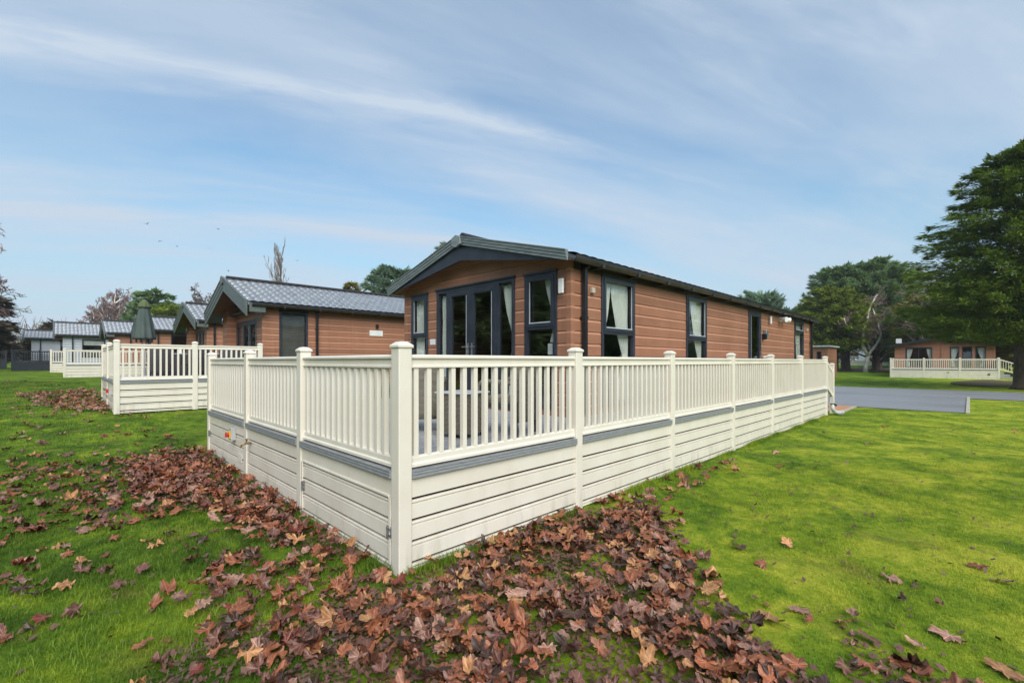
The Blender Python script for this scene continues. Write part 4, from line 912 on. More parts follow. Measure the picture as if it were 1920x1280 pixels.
def trunk_mb(H, r0, lean=(0, 0), seed=0, stubs=8, zs=(1.5, 4), sl=1.5):
    rr = random.Random(seed); mb = MB(); n = 7
    pts = [(lean[0] * (k / n) ** 1.4 + rr.uniform(-.04, .04) * (k > 0), lean[1] * (k / n) ** 1.4 + rr.uniform(-.04, .04) * (k > 0), H * k / n) for k in range(n + 1)]
    pts.insert(1, (pts[0][0], pts[0][1], .35)); rs = [r0 * 1.45] + [r0 * (1 - .9 * k / n) + .01 for k in range(n + 1)]
    mb.tube(pts, rs, 14)
    for k in range(stubs):
        z = rr.uniform(*zs); a = rr.uniform(0, 2 * pi); l = sl * rr.uniform(.6, 1.3)
        mb.tube([(0, 0, z), (l * .5 * cos(a), l * .5 * sin(a), z + .35 * l), (l * cos(a), l * sin(a), z + .55 * l)], [r0 * .35, r0 * .22, r0 * .1], 6)
    return mb
def conifer(loc, seed, label, m, H, R, z0, n_br, per, ln, wd, prof, r0=.3, droop=.18, rise=0.0, flat=.35, name='conifer_tree', group=None, tr=None, fanw=.30, rag=.28):
    rt = root(name, loc, random.Random(seed).random() * 6, label, 'tree', group)
    trunk_mb(H * .93, r0, seed=seed, **(tr or {})).build('trunk', M_BARK, rt, smooth=True)
    v, f = conifer_mesh(seed, H, R, z0, n_br, per, ln, wd, prof, droop, rise, flat, fanw, rag); link('crown', arr_mesh('crown', v, f, m), None, rt)
    return rt
round_p = lambda t: (max(0.0, 1 - abs((t - .38) / .66) ** 2.4)) ** .55 + .06
cone_p = lambda t: (1 - t) ** .75 * min(1, .72 + t * 2.2) + .03
big_p = lambda t: (max(0, 1 - t) ** .52) * (.84 + .16 * min(1, t * 5)) + .02
conifer((38.1, -5.45, 0), 11, "huge dark conifer on a thick trunk beside the road", M_FOLBIG, 14.3, 5.9, 2.4, 640, 240, .38, .070, big_p, r0=.48, droop=.13, rise=.27, flat=.15, fanw=.16, rag=.40, tr=dict(stubs=14, zs=(2.2, 6), sl=2.2))
G = 'conifers standing together beyond the road'
conifer((71.5, 9.6, .3), 21, "lime green conifer with bare forked trunk behind the small cabin", M_FOLLIME, 10.8, 3.7, 2.6, 260, 120, .6, .17, round_p, r0=.5, droop=.05, rise=.25, group=G, tr=dict(stubs=7, zs=(.6, 2.5), sl=2.4))
conifer((79.5, 9.6, .35), 22, "tall blue green conifer in the middle of the far group", M_FOLMID, 14.8, 4.6, 3.0, 420, 130, .70, .17, round_p, r0=.6, droop=.05, rise=.3, group=G, tr=dict(stubs=7, zs=(.8, 3), sl=2.6))
conifer((81.0, 6.2, .35), 23, "tall conifer behind the pale bare tree", M_FOLMID, 15.2, 4.4, 3.2, 420, 130, .70, .17, round_p, r0=.62, droop=.05, rise=.3, group=G, tr=dict(stubs=7, zs=(.8, 3), sl=2.6))
conifer((74.5, 19.6, .3), 24, "pale grey green pine rising above the far roof edge", M_FOLPALE, 11.2, 2.7, 3, 150, 90, .9, .22, round_p, r0=.4, droop=0, rise=.7, name='pine_tree')
conifer((95, 20.6, .6), 25, "small faint pine beside the far end of the nearest roof", M_FOLPALE, 10.0, 4.0, 2, 150, 90, .9, .25, round_p, r0=.4, droop=0, rise=.5, name='pine_tree')
conifer((29.3, 50.3, .0), 26, "bushy grey green conifer left of the nearest lodge gable", M_FOLPALE, 13.2, 3.7, 1, 260, 100, .8, .24, round_p, r0=.4, droop=.06, rise=.4)
conifer((33.6, 44.8, .0), 27, "green conifer top showing above the nearest lodge bargeboard", M_FOLPALE, 16.8, 5.4, 1, 300, 110, .8, .22, cone_p, r0=.4, droop=.04, rise=.35)
conifer((23.3, 50.0, .1), 28, "thin olive tree with sparse tiered twigs above the tiled roof", M_FOLOLIVE, 11.2, 2.9, 2, 130, 70, .65, .18, cone_p, r0=.2, droop=0, rise=.22, flat=.15, name='thin_tree')
conifer((26.8, 50.2, .1), 36, "low yellowish bush between the thin olive tree and the conifer", M_FOLOLIVE, 8.6, 3.0, .5, 120, 60, .6, .22, round_p, r0=.2, droop=0, rise=.3, name='bush')
conifer((8.2, 85.0, 1.0), 29, "dark green conifer behind the parasol with layered boughs", M_FOLMID, 11.2, 2.8, 1, 220, 90, 1.0, .30, round_p, r0=.5, droop=.05, rise=.15, flat=.2)
conifer((11.6, 82.0, 1.0), 30, "dull green conifer between parasol and third lodge roof", M_FOLPALE, 9.4, 2.2, 1, 140, 80, 1.0, .30, round_p, r0=.5, droop=.05, rise=.2)
conifer((9.6, 69.0, 1.0), 31, "yellow green bush behind the brown lodge with the wide window", M_FOLLIME, 7.6, 4.6, .4, 200, 80, .6, .24, round_p, r0=.3, droop=.1, rise=.2, name='bush')
conifer((-10.2, 66.0, .95), 32, "dark brown green conifer mass at the left edge", M_FOLDARK, 8.8, 4.3, .5, 260, 110, 1.0, .28, round_p, r0=.5, droop=.1, rise=.15)
conifer((-2.2, 73.5, .95), 33, "dark spreading conifer behind the farthest grey lodge", M_FOLDARK, 5.2, 3.2, .8, 150, 80, .9, .20, cone_p, r0=.4, droop=.02, rise=.1, flat=.12)
conifer((60, -13, .2), 34, "shaded conifer behind the trunk of the huge roadside conifer", M_FOLMID, 13, 6, .4, 260, 90, .9, .28, round_p, r0=.5, droop=.1, rise=.2)
conifer((70.5, -2.5, .25), 35, "olive green tree crown showing above the brown lodge across the road", M_FOLOLIVE, 9.5, 5.5, .6, 200, 80, .8, .26, round_p, r0=.4, droop=.1, rise=.25, name='bushy_tree')
conifer((96, 1.5, .8), 37, "dim conifer filling the gap behind the brown lodge across the road", M_FOLMID, 8.5, 6.0, .4, 220, 90, 1.2, .36, round_p, r0=.5, droop=.1, rise=.2)

def grow(mbT, mbC, p, d, L, r, lev, rr, P):
    """recursive limbs: tubes of the trunk and thick limbs in mbT, fine twigs in mbC"""
    n = 4; pts = [p]; q = p.copy(); v = d.copy()
    for k in range(n):
        v = (v + Vector((rr.gauss(0, P['wig']), rr.gauss(0, P['wig']), rr.gauss(0, P['wig'])))).normalized()
        v = (v + Vector((0, 0, P['up'][min(lev, len(P['up']) - 1)]))).normalized(); q = q + v * (L / n); pts.append(q.copy())
    r1 = max(r * P['taper'], P['rmin'])
    (mbT if lev < P['tl'] else mbC).tube(pts, [r + (r1 - r) * k / n for k in range(n + 1)], 7 if lev < 2 else 3, cap=False)
    if lev >= P['lev']: return
    nb = P['nb'][min(lev, len(P['nb']) - 1)]
    for i in range(nb):
        t = P['start'][min(lev, len(P['start']) - 1)]; t = t + (1 - t) * (i + rr.random()) / nb; k = min(int(t * n), n - 1); b = pts[k].lerp(pts[k + 1], t * n - k)
        a = rr.uniform(0, 2 * pi); dd = (pts[k + 1] - pts[k]).normalized(); o = dd.cross(Vector((cos(a), sin(a), .2))).normalized()
        ang = radians(rr.uniform(*P['ang'])); nd = (dd * cos(ang) + o * sin(ang)).normalized()
        grow(mbT, mbC, b, nd, L * P['len'] * rr.uniform(.7, 1.15) * (1 - .45 * t if lev == 0 else 1 - .25 * t), max(r * P['rad'], P['rmin']), lev + 1, rr, P)
def bare_tree(loc, seed, label, mt, mc, H, r0, P, name='bare_tree', group=None, lean=(0, 0, 1)):
    rt = root(name, loc, 0, label, 'tree', group); rr = random.Random(seed); a, b = MB(), MB()
    grow(a, b, Vector((0, 0, -.1)), Vector(lean).normalized(), H, r0, 0, rr, P)
    a.build('trunk', mt, rt, smooth=True); b.build('crown', mc, rt, smooth=True); return rt
BIRCH = dict(wig=.07, up=(.04, .03, -.03, -.10), taper=.45, rmin=.022, tl=2, lev=4, nb=(17, 7, 6, 5), start=(.22, .2, .2, .2), ang=(28, 58), len=.46, rad=.42)
POPLAR = dict(wig=.04, up=(.05, .22, .22, .2), taper=.4, rmin=.014, tl=1, lev=4, nb=(44, 7, 4, 3), start=(.12, .15, .2), ang=(16, 36), len=.34, rad=.30)
BUSH = dict(wig=.12, up=(.05, .05, .02, 0), taper=.5, rmin=.022, tl=1, lev=3, nb=(16, 7, 5), start=(.06, .15, .2), ang=(25, 65), len=.55, rad=.45)
bare_tree((18.5, 61, .4), 41, "tall narrow bare poplar above the second lodge roof", M_TWIGB, M_TWIGB, 14.8, .17, POPLAR, 'poplar_tree')
FARB = dict(BIRCH, rmin=.028, nb=(26, 9, 7, 5), up=(.05, .08, .02, -.06))
GB = 'bare birches beyond the lodge row'
bare_tree((4.0, 96, 1), 42, "reddish bare birch with pale stems left of the parasol", M_PALEBARK, M_TWIG, 10.6, .26, FARB, group=GB)
bare_tree((1.4, 97.5, 1), 43, "smaller reddish bare birch left of the tallest reddish birch", M_PALEBARK, M_TWIG, 8.0, .22, FARB, group=GB)
bare_tree((6.6, 99, 1), 44, "slim reddish bare birch nearest the dark conifer behind the parasol", M_PALEBARK, M_TWIG, 8.4, .22, FARB, group=GB)
bare_tree((13.5, 78, 1), 45, "bare twiggy tree right above the third lodge ridge", M_TWIGB, M_TWIGB, 9.6, .2, FARB, group=GB)
bare_tree((15.8, 74, .9), 46, "bare twiggy tree touching the second lodge porch hood", M_TWIGB, M_TWIG, 9.4, .2, FARB, group=GB)
bare_tree((-8.0, 50.0, .9), 47, "large leaning bare birch at the left edge with hanging twigs", M_TWIGB, M_TWIG, 9.9, .22, dict(BIRCH, nb=(22, 8, 6, 4), len=.52), lean=(.10, -.04, 1))
bare_tree((88, 3.0, .5), 48, "bare brown tree right of the far conifer group", M_TWIGB, M_TWIGB, 12.5, .24, FARB, group=GB)
bare_tree((66, .6, .3), 49, "bare olive brown tree behind the roof of the brown lodge across the road", M_TWIGB, M_TWIGB, 9.0, .16, BUSH, group=GB)
# pale bare tree in front of the far conifers: measured forked stems
pt = root('bare_tree', (70.9, 6.2, .28), 0, "pale bare tree with two forked stems before the far conifers", 'tree')
rd_ = Vector((sin(HEAD), -cos(HEAD), 0)); fw_ = Vector((cos(HEAD), sin(HEAD), 0)); K = .0131
def P3(x, y, dep=0): v = rd_ * ((x - 655) * K) + fw_ * dep; return (v.x, v.y, (1132 - y) * K)
a, b = MB(), MB()
a.tube([P3(655, 1140), P3(662, 1060), P3(682, 965)], [.30, .22, .20], 10)
STEMS = [([(680, 972), (652, 930), (625, 880), (618, 800), (620, 740), (650, 640), (665, 540), (700, 450), (742, 380)], .15, -.5), ([(682, 968), (715, 925), (770, 860), (820, 770), (812, 735), (790, 640), (765, 550), (740, 480)], .13, .6),
         ([(690, 950), (715, 895), (690, 830), (650, 740), (600, 660)], .07, 1.2), ([(620, 745), (560, 715), (470, 690), (430, 665), (400, 610)], .07, -1.0), ([(650, 640), (620, 570), (580, 535)], .07, .6), ([(665, 528), (645, 505), (632, 470)], .06, -.5)]
rr = random.Random(5)
for (pp, r0, dep) in STEMS:
    pts = [P3(x, y, dep * k / len(pp)) for k, (x, y) in enumerate(pp)]; a.tube(pts, [r0 * 1.35 * (1 - .6 * k / len(pp)) for k in range(len(pp))], 8)
    for k in range(len(pts) - 1):
        for q_ in range(3 if k > 1 else 1):
            s = Vector(pts[k]).lerp(Vector(pts[k + 1]), rr.random()); grow(b, b, s, Vector((rr.uniform(-1, 1), rr.uniform(-1, 1), rr.uniform(.0, 1))).normalized(), rr.uniform(1.2, 2.6), .035, 2, rr, dict(BIRCH, rmin=.014))
a.build('trunk', M_PALEBARK, pt, smooth=True); b.build('crown', M_TWIG, pt, smooth=True)
# far woodland that reads as one brown mass
mbw = MB(); rr = random.Random(9)
for k in range(150):
    x, y = rr.uniform(-30, 26), rr.uniform(104, 128); b0 = Vector((x, y, 1.0)); H = rr.uniform(5.0, 8.8)
    for j in range(26):
        z = rr.uniform(.15, 1) * H; a_ = rr.uniform(0, 2 * pi); l = rr.uniform(.8, 2.2); c = b0 + Vector((rr.gauss(0, 1.3), rr.gauss(0, 1), z * .8))
        mbw.tube([c, c + Vector((cos(a_) * l * .5, sin(a_) * l * .5, l * .6)), c + Vector((cos(a_) * l * .7, sin(a_) * l * .7, l * 1.2))], [.07, .05, .03], 3, cap=False)
tag(mbw.build('woodland', M_TWIGB), "brown leafless woodland far behind the lodge row", 'woodland', None, 'stuff')
v, f = conifer_mesh(77, 7.5, 1.0, 0, 10, 10, .6, .2, round_p)
rg = np.random.default_rng(6); N = 16000
def scrub(name, label, m, x0, x1, y0, y1, zb, H, N, l, w, seed):
    r = np.random.default_rng(seed); x, y = r.uniform(x0, x1, N), r.uniform(y0, y1, N)
    hh = H * (.65 + .35 * np.sin(x * .5 + seed) * np.cos(y * .4) + .15 * np.sin(x * 1.9)); z = zb + hh * np.sqrt(r.random(N)); P = np.stack([x, y, z], -1)
    D_ = r.normal(0, 1, (N, 3)); D_[:, 2] = np.abs(D_[:, 2]) * 1.2; D_ /= np.linalg.norm(D_, axis=1)[:, None]; S = np.cross(D_, r.normal(0, 1, (N, 3))); S /= np.linalg.norm(S, axis=1)[:, None]
    L_ = l * r.uniform(.5, 1.3, N); w_ = w * r.uniform(.5, 1.3, N)
    v = np.stack([P, P + D_ * (L_ * .5)[:, None] + S * (w_ * .5)[:, None], P + D_ * L_[:, None], P + D_ * (L_ * .5)[:, None] - S * (w_ * .5)[:, None]], 1)
    return tag(link(name, arr_mesh(name, v.reshape(-1, 3), np.arange(N * 4).reshape(N, 4), m)), label, 'undergrowth', None, 'stuff')
scrub('undergrowth', "brown green scrub filling the gap behind the lodge row", M_FOLDARK, -40, 30, 112, 122, .9, 5.5, 26000, 1.2, .22, 3)
scrub('undergrowth', "dark scrub under the trees beyond the road", M_FOLDARK, 118, 126, -60, 40, .9, 7, 26000, 1.2, .3, 4)
scrub('undergrowth', "shaded scrub behind the lodge across the road", M_FOLMID, 72, 78, -40, -4, .3, 5, 14000, .9, .25, 5)
# trees behind the viewpoint, mirrored in the lodge windows
bk = conifer((-20, 4, 0), 51, "broad green conifer on the near lawn opposite the lodge gable", M_FOLMID, 11, 5.5, .8, 180, 60, 1.0, .35, round_p, r0=.4, name='conifer_tree', group='trees mirrored in the lodge windows')
for (x, y, s) in ((-24, 13, 1.0), (-20, -9, .9), (-3, -34, 1.0), (8, -36, .9), (17, -33, 1.1), (27, -35, 1.0), (36, -31, .9), (46, -34, 1.1), (57, -36, 1.0), (68, -38, 1.2), (-27, 24, 1.1), (-14, 22, .9), (-19, 29.5, 1.0), (-25, 37, 1.1), (-31, 46, 1.2)):
    c = bk.copy(); COL.objects.link(c); c.location = (x, y, tz(x, y)); c.scale = (s, s, s); c.rotation_euler = (0, 0, x)
    for ch in bk.children: d = ch.copy(); COL.objects.link(d); d.parent = c
    c['label'] = "broad green conifer mirrored in the lodge windows"
bk['label'] = "broad green conifer mirrored in the lodge windows"

# ------------------------------------------------------------------ birds
def bird_me(flap):
    mb = MB(); mb.tube([(-.16, 0, 0), (-.06, 0, .005), (.08, 0, .01), (.16, 0, .0), (.20, 0, -.005)], [.01, .035, .042, .025, .006], 8)
    for s in (-1, 1):
        mb.add([(.07, s * .02, .01), (-.05, s * .02, .01), (-.02, s * .24, .01 + flap * .6), (.07, s * .22, .01 + flap * .6), (-.05, s * .46, .01 + flap * .4), (.07, s * .02, .022), (-.05, s * .02, .022), (-.02, s * .24, .02 + flap * .6), (.07, s * .22, .02 + flap * .6)],
               [(0, 1, 2, 3), (3, 2, 4), (5, 8, 7, 6), (8, 4, 7), (0, 3, 8, 5), (1, 6, 7, 2)])
    mb.add([(-.15, -.02, .0), (-.15, .02, .0), (-.27, .05, .0), (-.27, -.05, .0), (-.2, 0, .012)], [(0, 1, 2, 3), (0, 4, 1), (1, 4, 2), (2, 4, 3), (3, 4, 0)])
    me = mb.mesh('bird'); me.materials.append(M_BIRD); return me
BM = [bird_me(.3), bird_me(-.12), bird_me(.12)]
rng = random.Random(8)
for i, (px, py, lab) in enumerate(((276, 420, "topmost small dark bird at the left end of the flock"), (300, 452, "small dark bird second from left in the flock"), (332, 462, "small dark bird at the middle of the flock's lower edge"), (392, 467, "lowest small bird on the flock's right side"),
                                   (409, 429, "small dark bird at the flock's upper right"), (428, 508, "lone small bird just above the second lodge's hood"), (557, 489, "lone small bird right of the bare poplar"))):
    d = 46 + i * 2.5; l = (px - 960) / 853
    x = CX + d * (cos(HEAD) + l * sin(HEAD)); y = CY + d * (sin(HEAD) - l * cos(HEAD)); z = CZ + d * (677 - py) / 853
    o = link('bird', BM[i % 3], None, None, (x, y, z), rng.uniform(0, 6)); o.scale = (.6, .6, .6); o.rotation_euler = (rng.uniform(-.4, .4), rng.uniform(-.2, .2), rng.uniform(0, 6)); tag(o, lab, 'bird', 'birds flying in the sky')

# ------------------------------------------------------------------ grass and fallen leaves
POLY = dict(fence=[(-.04, 6.69), (-.03, 4.02), (-.07, 2.02), (-.06, .43), (-.3, .43), (-.51, 1.32), (-.74, 2.68), (-1.28, 4.2), (-1.27, 5.7), (-.7, 6.71)],
            corner=[(.12, -.12), (1.15, -.05), (2.29, -.07), (2.89, -.67), (2.21, -1.19), (1.76, -1.55), (1.13, -1.94), (1.09, -2.31), (.82, -2.75), (-.4, -1.9), (-.9, -1.0), (-1.10, -.63), (-.7, -.45), (-.59, -.04), (-.3, -.11)],
            band=[(-2.57, 6.99), (-.16, 5.87), (-.58, 2.92), (-1.62, 2.6), (-2.35, 3.52)],
            near=[(-1.05, 1.53), (-.3, .43), (-.1, -.14), (-.7, -.45), (-1.33, -.47), (-1.51, -.3), (-1.25, .43)],
            bottom=[(-1.5, .1), (-.55, -.1), (-.5, -1.0), (.8, -2.8), (1.6, -2.6), (1.5, -3.2), (.4, -3.4), (-1.4, -1.6), (-1.9, -.6)],
            far=[(-3.0, 19.75), (-1.0, 21.5), (-1.0, 12.0), (-2.0, 13.4)],
            edge=[(2.41, -.10), (6.32, -.2), (5.75, -.55), (2.77, -.8)])
def inside(poly, x, y):
    x = np.asarray(x); y = np.asarray(y); c = np.zeros(x.shape, bool); n = len(poly); j = n - 1
    for i in range(n):
        (xi, yi), (xj, yj) = poly[i], poly[j]; m_ = ((yi > y) != (yj > y)) & (x < (xj - xi) * (y - yi) / (yj - yi + 1e-12) + xi); c ^= m_; j = i
    return c
def blades(n, d0, d1, w, h, seed, lmax=1.55):
    r = np.random.default_rng(seed); d = np.sqrt(r.uniform(d0 * d0, d1 * d1, n)); l = r.uniform(-lmax, lmax, n)
    x = CX + d * (cos(HEAD) + l * sin(HEAD)); y = CY + d * (sin(HEAD) - l * cos(HEAD))
    bad = ((x > -.02) & (x < 15.2) & (y > -.02) & (y < 6.5)) | ((x > 16.4) & (y > -.3)) | ((x > 18.7) & (y > -3.3) & (x < 28.5)) | ((x > 26.5) & (x < 35)) | ((x > -1) & (y > 11.7))
    thin = (inside(POLY['corner'], x, y) & (r.random(n) < .78)) | (inside(POLY['fence'], x, y) & (r.random(n) < .75)) | (inside(POLY['bottom'], x, y) & (r.random(n) < .45)) | ((np.sin(x * 4.3 + 1) * np.sin(y * 3.9 + np.cos(x * 2.7)) > .45) & (x + y < .6) & (r.random(n) < .6))
    k = ~bad & ~thin; x, y = x[k], y[k]; n = len(x)
    tuft = .5 + .5 * np.sin(x * 5.1 + np.sin(y * 4.3) * 2) * np.sin(y * 5.7 + np.cos(x * 3.1) * 2)
    hh = h * r.uniform(.45, 1.2, n) * (.7 + .6 * tuft) * np.where(x < -.1, 1.3, .72) * np.where(r.random(n) < .03, 1.7, 1); ww = w * r.uniform(.7, 1.3, n)
    a = r.uniform(0, 2 * pi, n); b = a + r.normal(pi / 2, .5, n); bend = hh * r.uniform(.2, 1.0, n); z = terr(x, y) - .004
    S = np.stack([np.cos(a), np.sin(a), np.zeros(n)], -1) * (ww / 2)[:, None]; B = np.stack([np.cos(b), np.sin(b), np.zeros(n)], -1) * bend[:, None]
    P = np.stack([x, y, z], -1); Zv = np.zeros((n, 3)); Zv[:, 2] = hh
    v = np.stack([P - S, P + S, P + Zv * .6 + B * .35 + S * .8, P + Zv * .6 + B * .35 - S * .8, P + Zv + B], 1).reshape(-1, 3)
    b0 = np.arange(n)[:, None] * 5; f = np.concatenate([b0 + [0, 1, 2], b0 + [0, 2, 3], b0 + [3, 2, 4]]); return v, f
v1, f1 = blades(340000, 1.5, 7.5, .0040, .034, 1); v2, f2 = blades(240000, 7.5, 24, .011, .030, 2, 1.35)
def tufts(n, seed):
    r = np.random.default_rng(seed); t = r.random(n); sd = r.random(n) < .7; off = -.075 - np.abs(r.normal(0, .05, n))
    x = np.where(sd, t * 15, off); y = np.where(sd, off, t * 6.5); k = np.sin(t * 61) + np.sin(t * 23 + 1) + r.normal(0, .6, n) > .2; x, y = x[k], y[k]; n = len(x)
    hh = r.uniform(.04, .105, n); a = r.uniform(0, 2 * pi, n); b = r.uniform(0, 2 * pi, n); bend = hh * r.uniform(.2, .7, n)
    S = np.stack([np.cos(a), np.sin(a), 0 * a], -1) * .0025; B = np.stack([np.cos(b), np.sin(b), 0 * b], -1) * bend[:, None]; P = np.stack([x, y, terr(x, y)], -1); Zv = np.zeros((n, 3)); Zv[:, 2] = hh
    v = np.stack([P - S, P + S, P + Zv * .6 + B * .35 + S * .8, P + Zv * .6 + B * .35 - S * .8, P + Zv + B], 1).reshape(-1, 3); b0 = np.arange(n)[:, None] * 5
    return v, np.concatenate([b0 + [0, 1, 2], b0 + [0, 2, 3], b0 + [3, 2, 4]])
v3, f3 = tufts(26000, 4)
gr = link('grass', arr_mesh('grass', np.concatenate([v1, v2, v3]), np.concatenate([f1, f2 + len(v1), f3 + len(v1) + len(v2)]), M_BLADE))
tag(gr, "short mossy grass blades covering the lawn", 'grass', None, 'stuff')

def leaf_me(seed, lobes, curl, fold, crumple):
    r = random.Random(seed); pts = []
    if lobes:
        tips = [(-132, .50), (-92, .78), (-46, .92), (0, 1.0), (46, .90), (92, .76), (132, .52)]; tips = [(a + r.uniform(-9, 9), q_ * (r.uniform(.86, 1.08) if r.random() < .75 else r.uniform(.62, .8))) for a, q_ in tips]; skew = r.uniform(-.3, .3); bx = r.uniform(-.6, .6); by = r.uniform(-.6, .6)
        for i, (a, q_) in enumerate(tips):
            pts += [(a - 17, q_ * .76), (a - 11, q_ * .86), (a - 9, q_ * .82), (a - 4, q_ * .93), (a, q_), (a + 5, q_ * .92), (a + 8, q_ * .82), (a + 11, q_ * .87), (a + 17, q_ * .75)]
            if i < len(tips) - 1: pts.append(((a + tips[i + 1][0]) / 2, .60 * r.uniform(.88, 1.12)))
        pts.append((172, .10))
    else:
        skew = bx = by = 0
        for k in range(24): a = -180 + 360 * k / 24; pts.append((a, .30 + .28 * abs(cos(radians(a) / 1.0)) ** 1.5 * (1 if abs(a) < 90 else .7) + r.uniform(-.02, .02)))
    n = len(pts); vs = [(0, 0, 0)]; rings = (.28, .55, .8, 1.0); ph = r.random() * 6; ph2 = r.random() * 6
    for q_ in rings:
        for (a, rad) in pts:
            t = radians(a); x, y = sin(t) * rad * q_ * .5, cos(t) * rad * q_ * .5 + 0; x += skew * y * .4
            z = curl * (x * x + y * y) * 2.2 + fold * abs(x) + abs(bx) * max(0, x * bx + y * by - .05) * 1.1 + crumple * (sin(x * 11 + ph) * cos(y * 9 + ph2)) * q_ + .03 * sin(t * 7) * q_ * rad + crumple * .8 * sin(a * .11 + ph) * q_ ** 2
            vs.append((x, y, z))
    fs = [(0, 1 + i, 1 + (i + 1) % n) for i in range(n)]
    for k in range(len(rings) - 1):
        for i in range(n): a0 = 1 + k * n + i; a1 = 1 + k * n + (i + 1) % n; fs += [(a0, a0 + n, a1 + n), (a0, a1 + n, a1)]
    b = len(vs); vs += [(-.008, 0, .0), (.008, 0, .0), (.006, -.16, .015), (-.006, -.16, .015), (.0, -.34, .05)]; fs += [(b, b + 1, b + 2), (b, b + 2, b + 3), (b + 3, b + 2, b + 4)]
    return np.array(vs), np.array(fs)
LV = [leaf_me(1, True, .10, .10, .03), leaf_me(2, True, .40, .05, .07), leaf_me(3, True, -.35, .25, .05), leaf_me(4, True, .15, .6, .08), leaf_me(5, False, .25, .3, .03), leaf_me(6, True, -.1, .0, .09), leaf_me(7, True, .5, .45, .09), leaf_me(8, False, -.3, .2, .05), leaf_me(9, True, .05, .2, .08), leaf_me(10, True, -.2, .1, .10), leaf_me(11, True, .3, -.1, .06), leaf_me(12, True, 0, .4, .10)]
LM = {}
def leaf_attr(me, v): a_ = me.attributes.new('leaf_pos', 'FLOAT_VECTOR', 'POINT'); a_.data.foreach_set('vector', (np.asarray(v, np.float32) * np.array([1, 1, 0], np.float32)).ravel())
for i, (v, f) in enumerate(LV):
    for j, m in enumerate(M_LEAF): LM[i, j] = arr_mesh('fallen_leaf', v, f, m, False); leaf_attr(LM[i, j], v)
rl = random.Random(77); leaves = []
NAMES = ['rust brown', 'tan', 'plum brown', 'dark rotting', 'mauve grey', 'deep red']
def put_leaf(x, y, zone, pile, smin=.15, smax=.25, tilt=.35, mats=(0, 0, 0, 1, 2, 2, 2, 3, 4, 5), var=None, mi=None, s=None, lab=None):
    j = rl.choice(mats) if mi is None else mi; i = rl.choice((0, 1, 2, 3, 5, 6, 2, 4, 7, 8, 8, 9, 9, 10, 10, 11, 11)) if var is None else var
    s = s or rl.uniform(smin, smax); z = tz(x, y) + .028 + pile * rl.random(); sc3 = (s, s * rl.uniform(.66, 1.0), s * rl.uniform(.45, 1.05))
    leaves.append((x, y, z, (rl.gauss(0, tilt), rl.gauss(0, tilt), rl.uniform(0, 2 * pi)), s, i, j, zone, lab, sc3))
def fill(key, n, pile, tilt, mats=None, smin=.14, smax=.24):
    P = POLY[key]; xs, ys = [p[0] for p in P], [p[1] for p in P]; c = 0
    while c < n:
        x, y = rl.uniform(min(xs), max(xs)), rl.uniform(min(ys), max(ys))
        if inside(P, np.array([x]), np.array([y]))[0]:
            hole = sin(x * 3.1 + 1.3) * cos(y * 3.7 + .4)
            if key == 'corner' and hole > .35 and rl.random() < .85: continue
            x += rl.gauss(0, .10); y += rl.gauss(0, .10)
            if (x > -.06 and y > -.06): continue
            put_leaf(x, y, key, pile, smin, smax, tilt, mats or (0, 0, 0, 1, 2, 2, 2, 3, 4, 5)); c += 1
fill('fence', 760, .10, .36, (0, 0, 0, 5, 1, 2, 2, 4, 4), .12, .24); fill('corner', 950, .05, .26, (0, 0, 0, 0, 1, 2, 2, 3, 3, 4), .11, .25)
fill('band', 280, .05, .30); fill('near', 150, .04, .34, None, .11, .22); fill('bottom', 240, .02, .26, (0, 0, 1, 2, 2, 3, 3, 4), .09, .22); fill('far', 620, .08, .35, (0, 4, 4, 2, 1)); fill('edge', 55, .03, .35, (0, 0, 1, 2, 4))
for k in range(900):                                  # loose leaves all over the left lawn, in drifts
    d = 2.6 + 12 * rl.random() ** 1.2; l = rl.uniform(-1.3, -.08); x = CX + d * (cos(HEAD) + l * sin(HEAD)); y = CY + d * (sin(HEAD) - l * cos(HEAD))
    if x > -.15: continue
    if sin(x * 1.3 + y * .35) * cos(y * .8 - x * .3) < rl.uniform(-.9, .9): continue
    put_leaf(x, y, 'lawn', .012, .13, .23, .22)
for k in range(1000):
    x, y = rl.uniform(-13, -.2), rl.uniform(7, 32)
    if x > -1.2 and y > 11.5: continue
    if sin(x * .7 + y * .2) * cos(y * .45 - x * .2) < rl.uniform(-.8, 1.0): continue
    put_leaf(x, y, 'lawn', .012, .14, .24, .2, (0, 1, 2, 4, 4, 4))
for k in range(60):
    x, y = rl.uniform(.6, 3.6), rl.uniform(-3.0, -.6)
    if inside(POLY['corner'], np.array([x]), np.array([y]))[0] or rl.random() < (x - .8) / 3.2: continue
    put_leaf(x, y, 'open', .01, .07, .15, .22, (3, 3, 2, 0, 4))
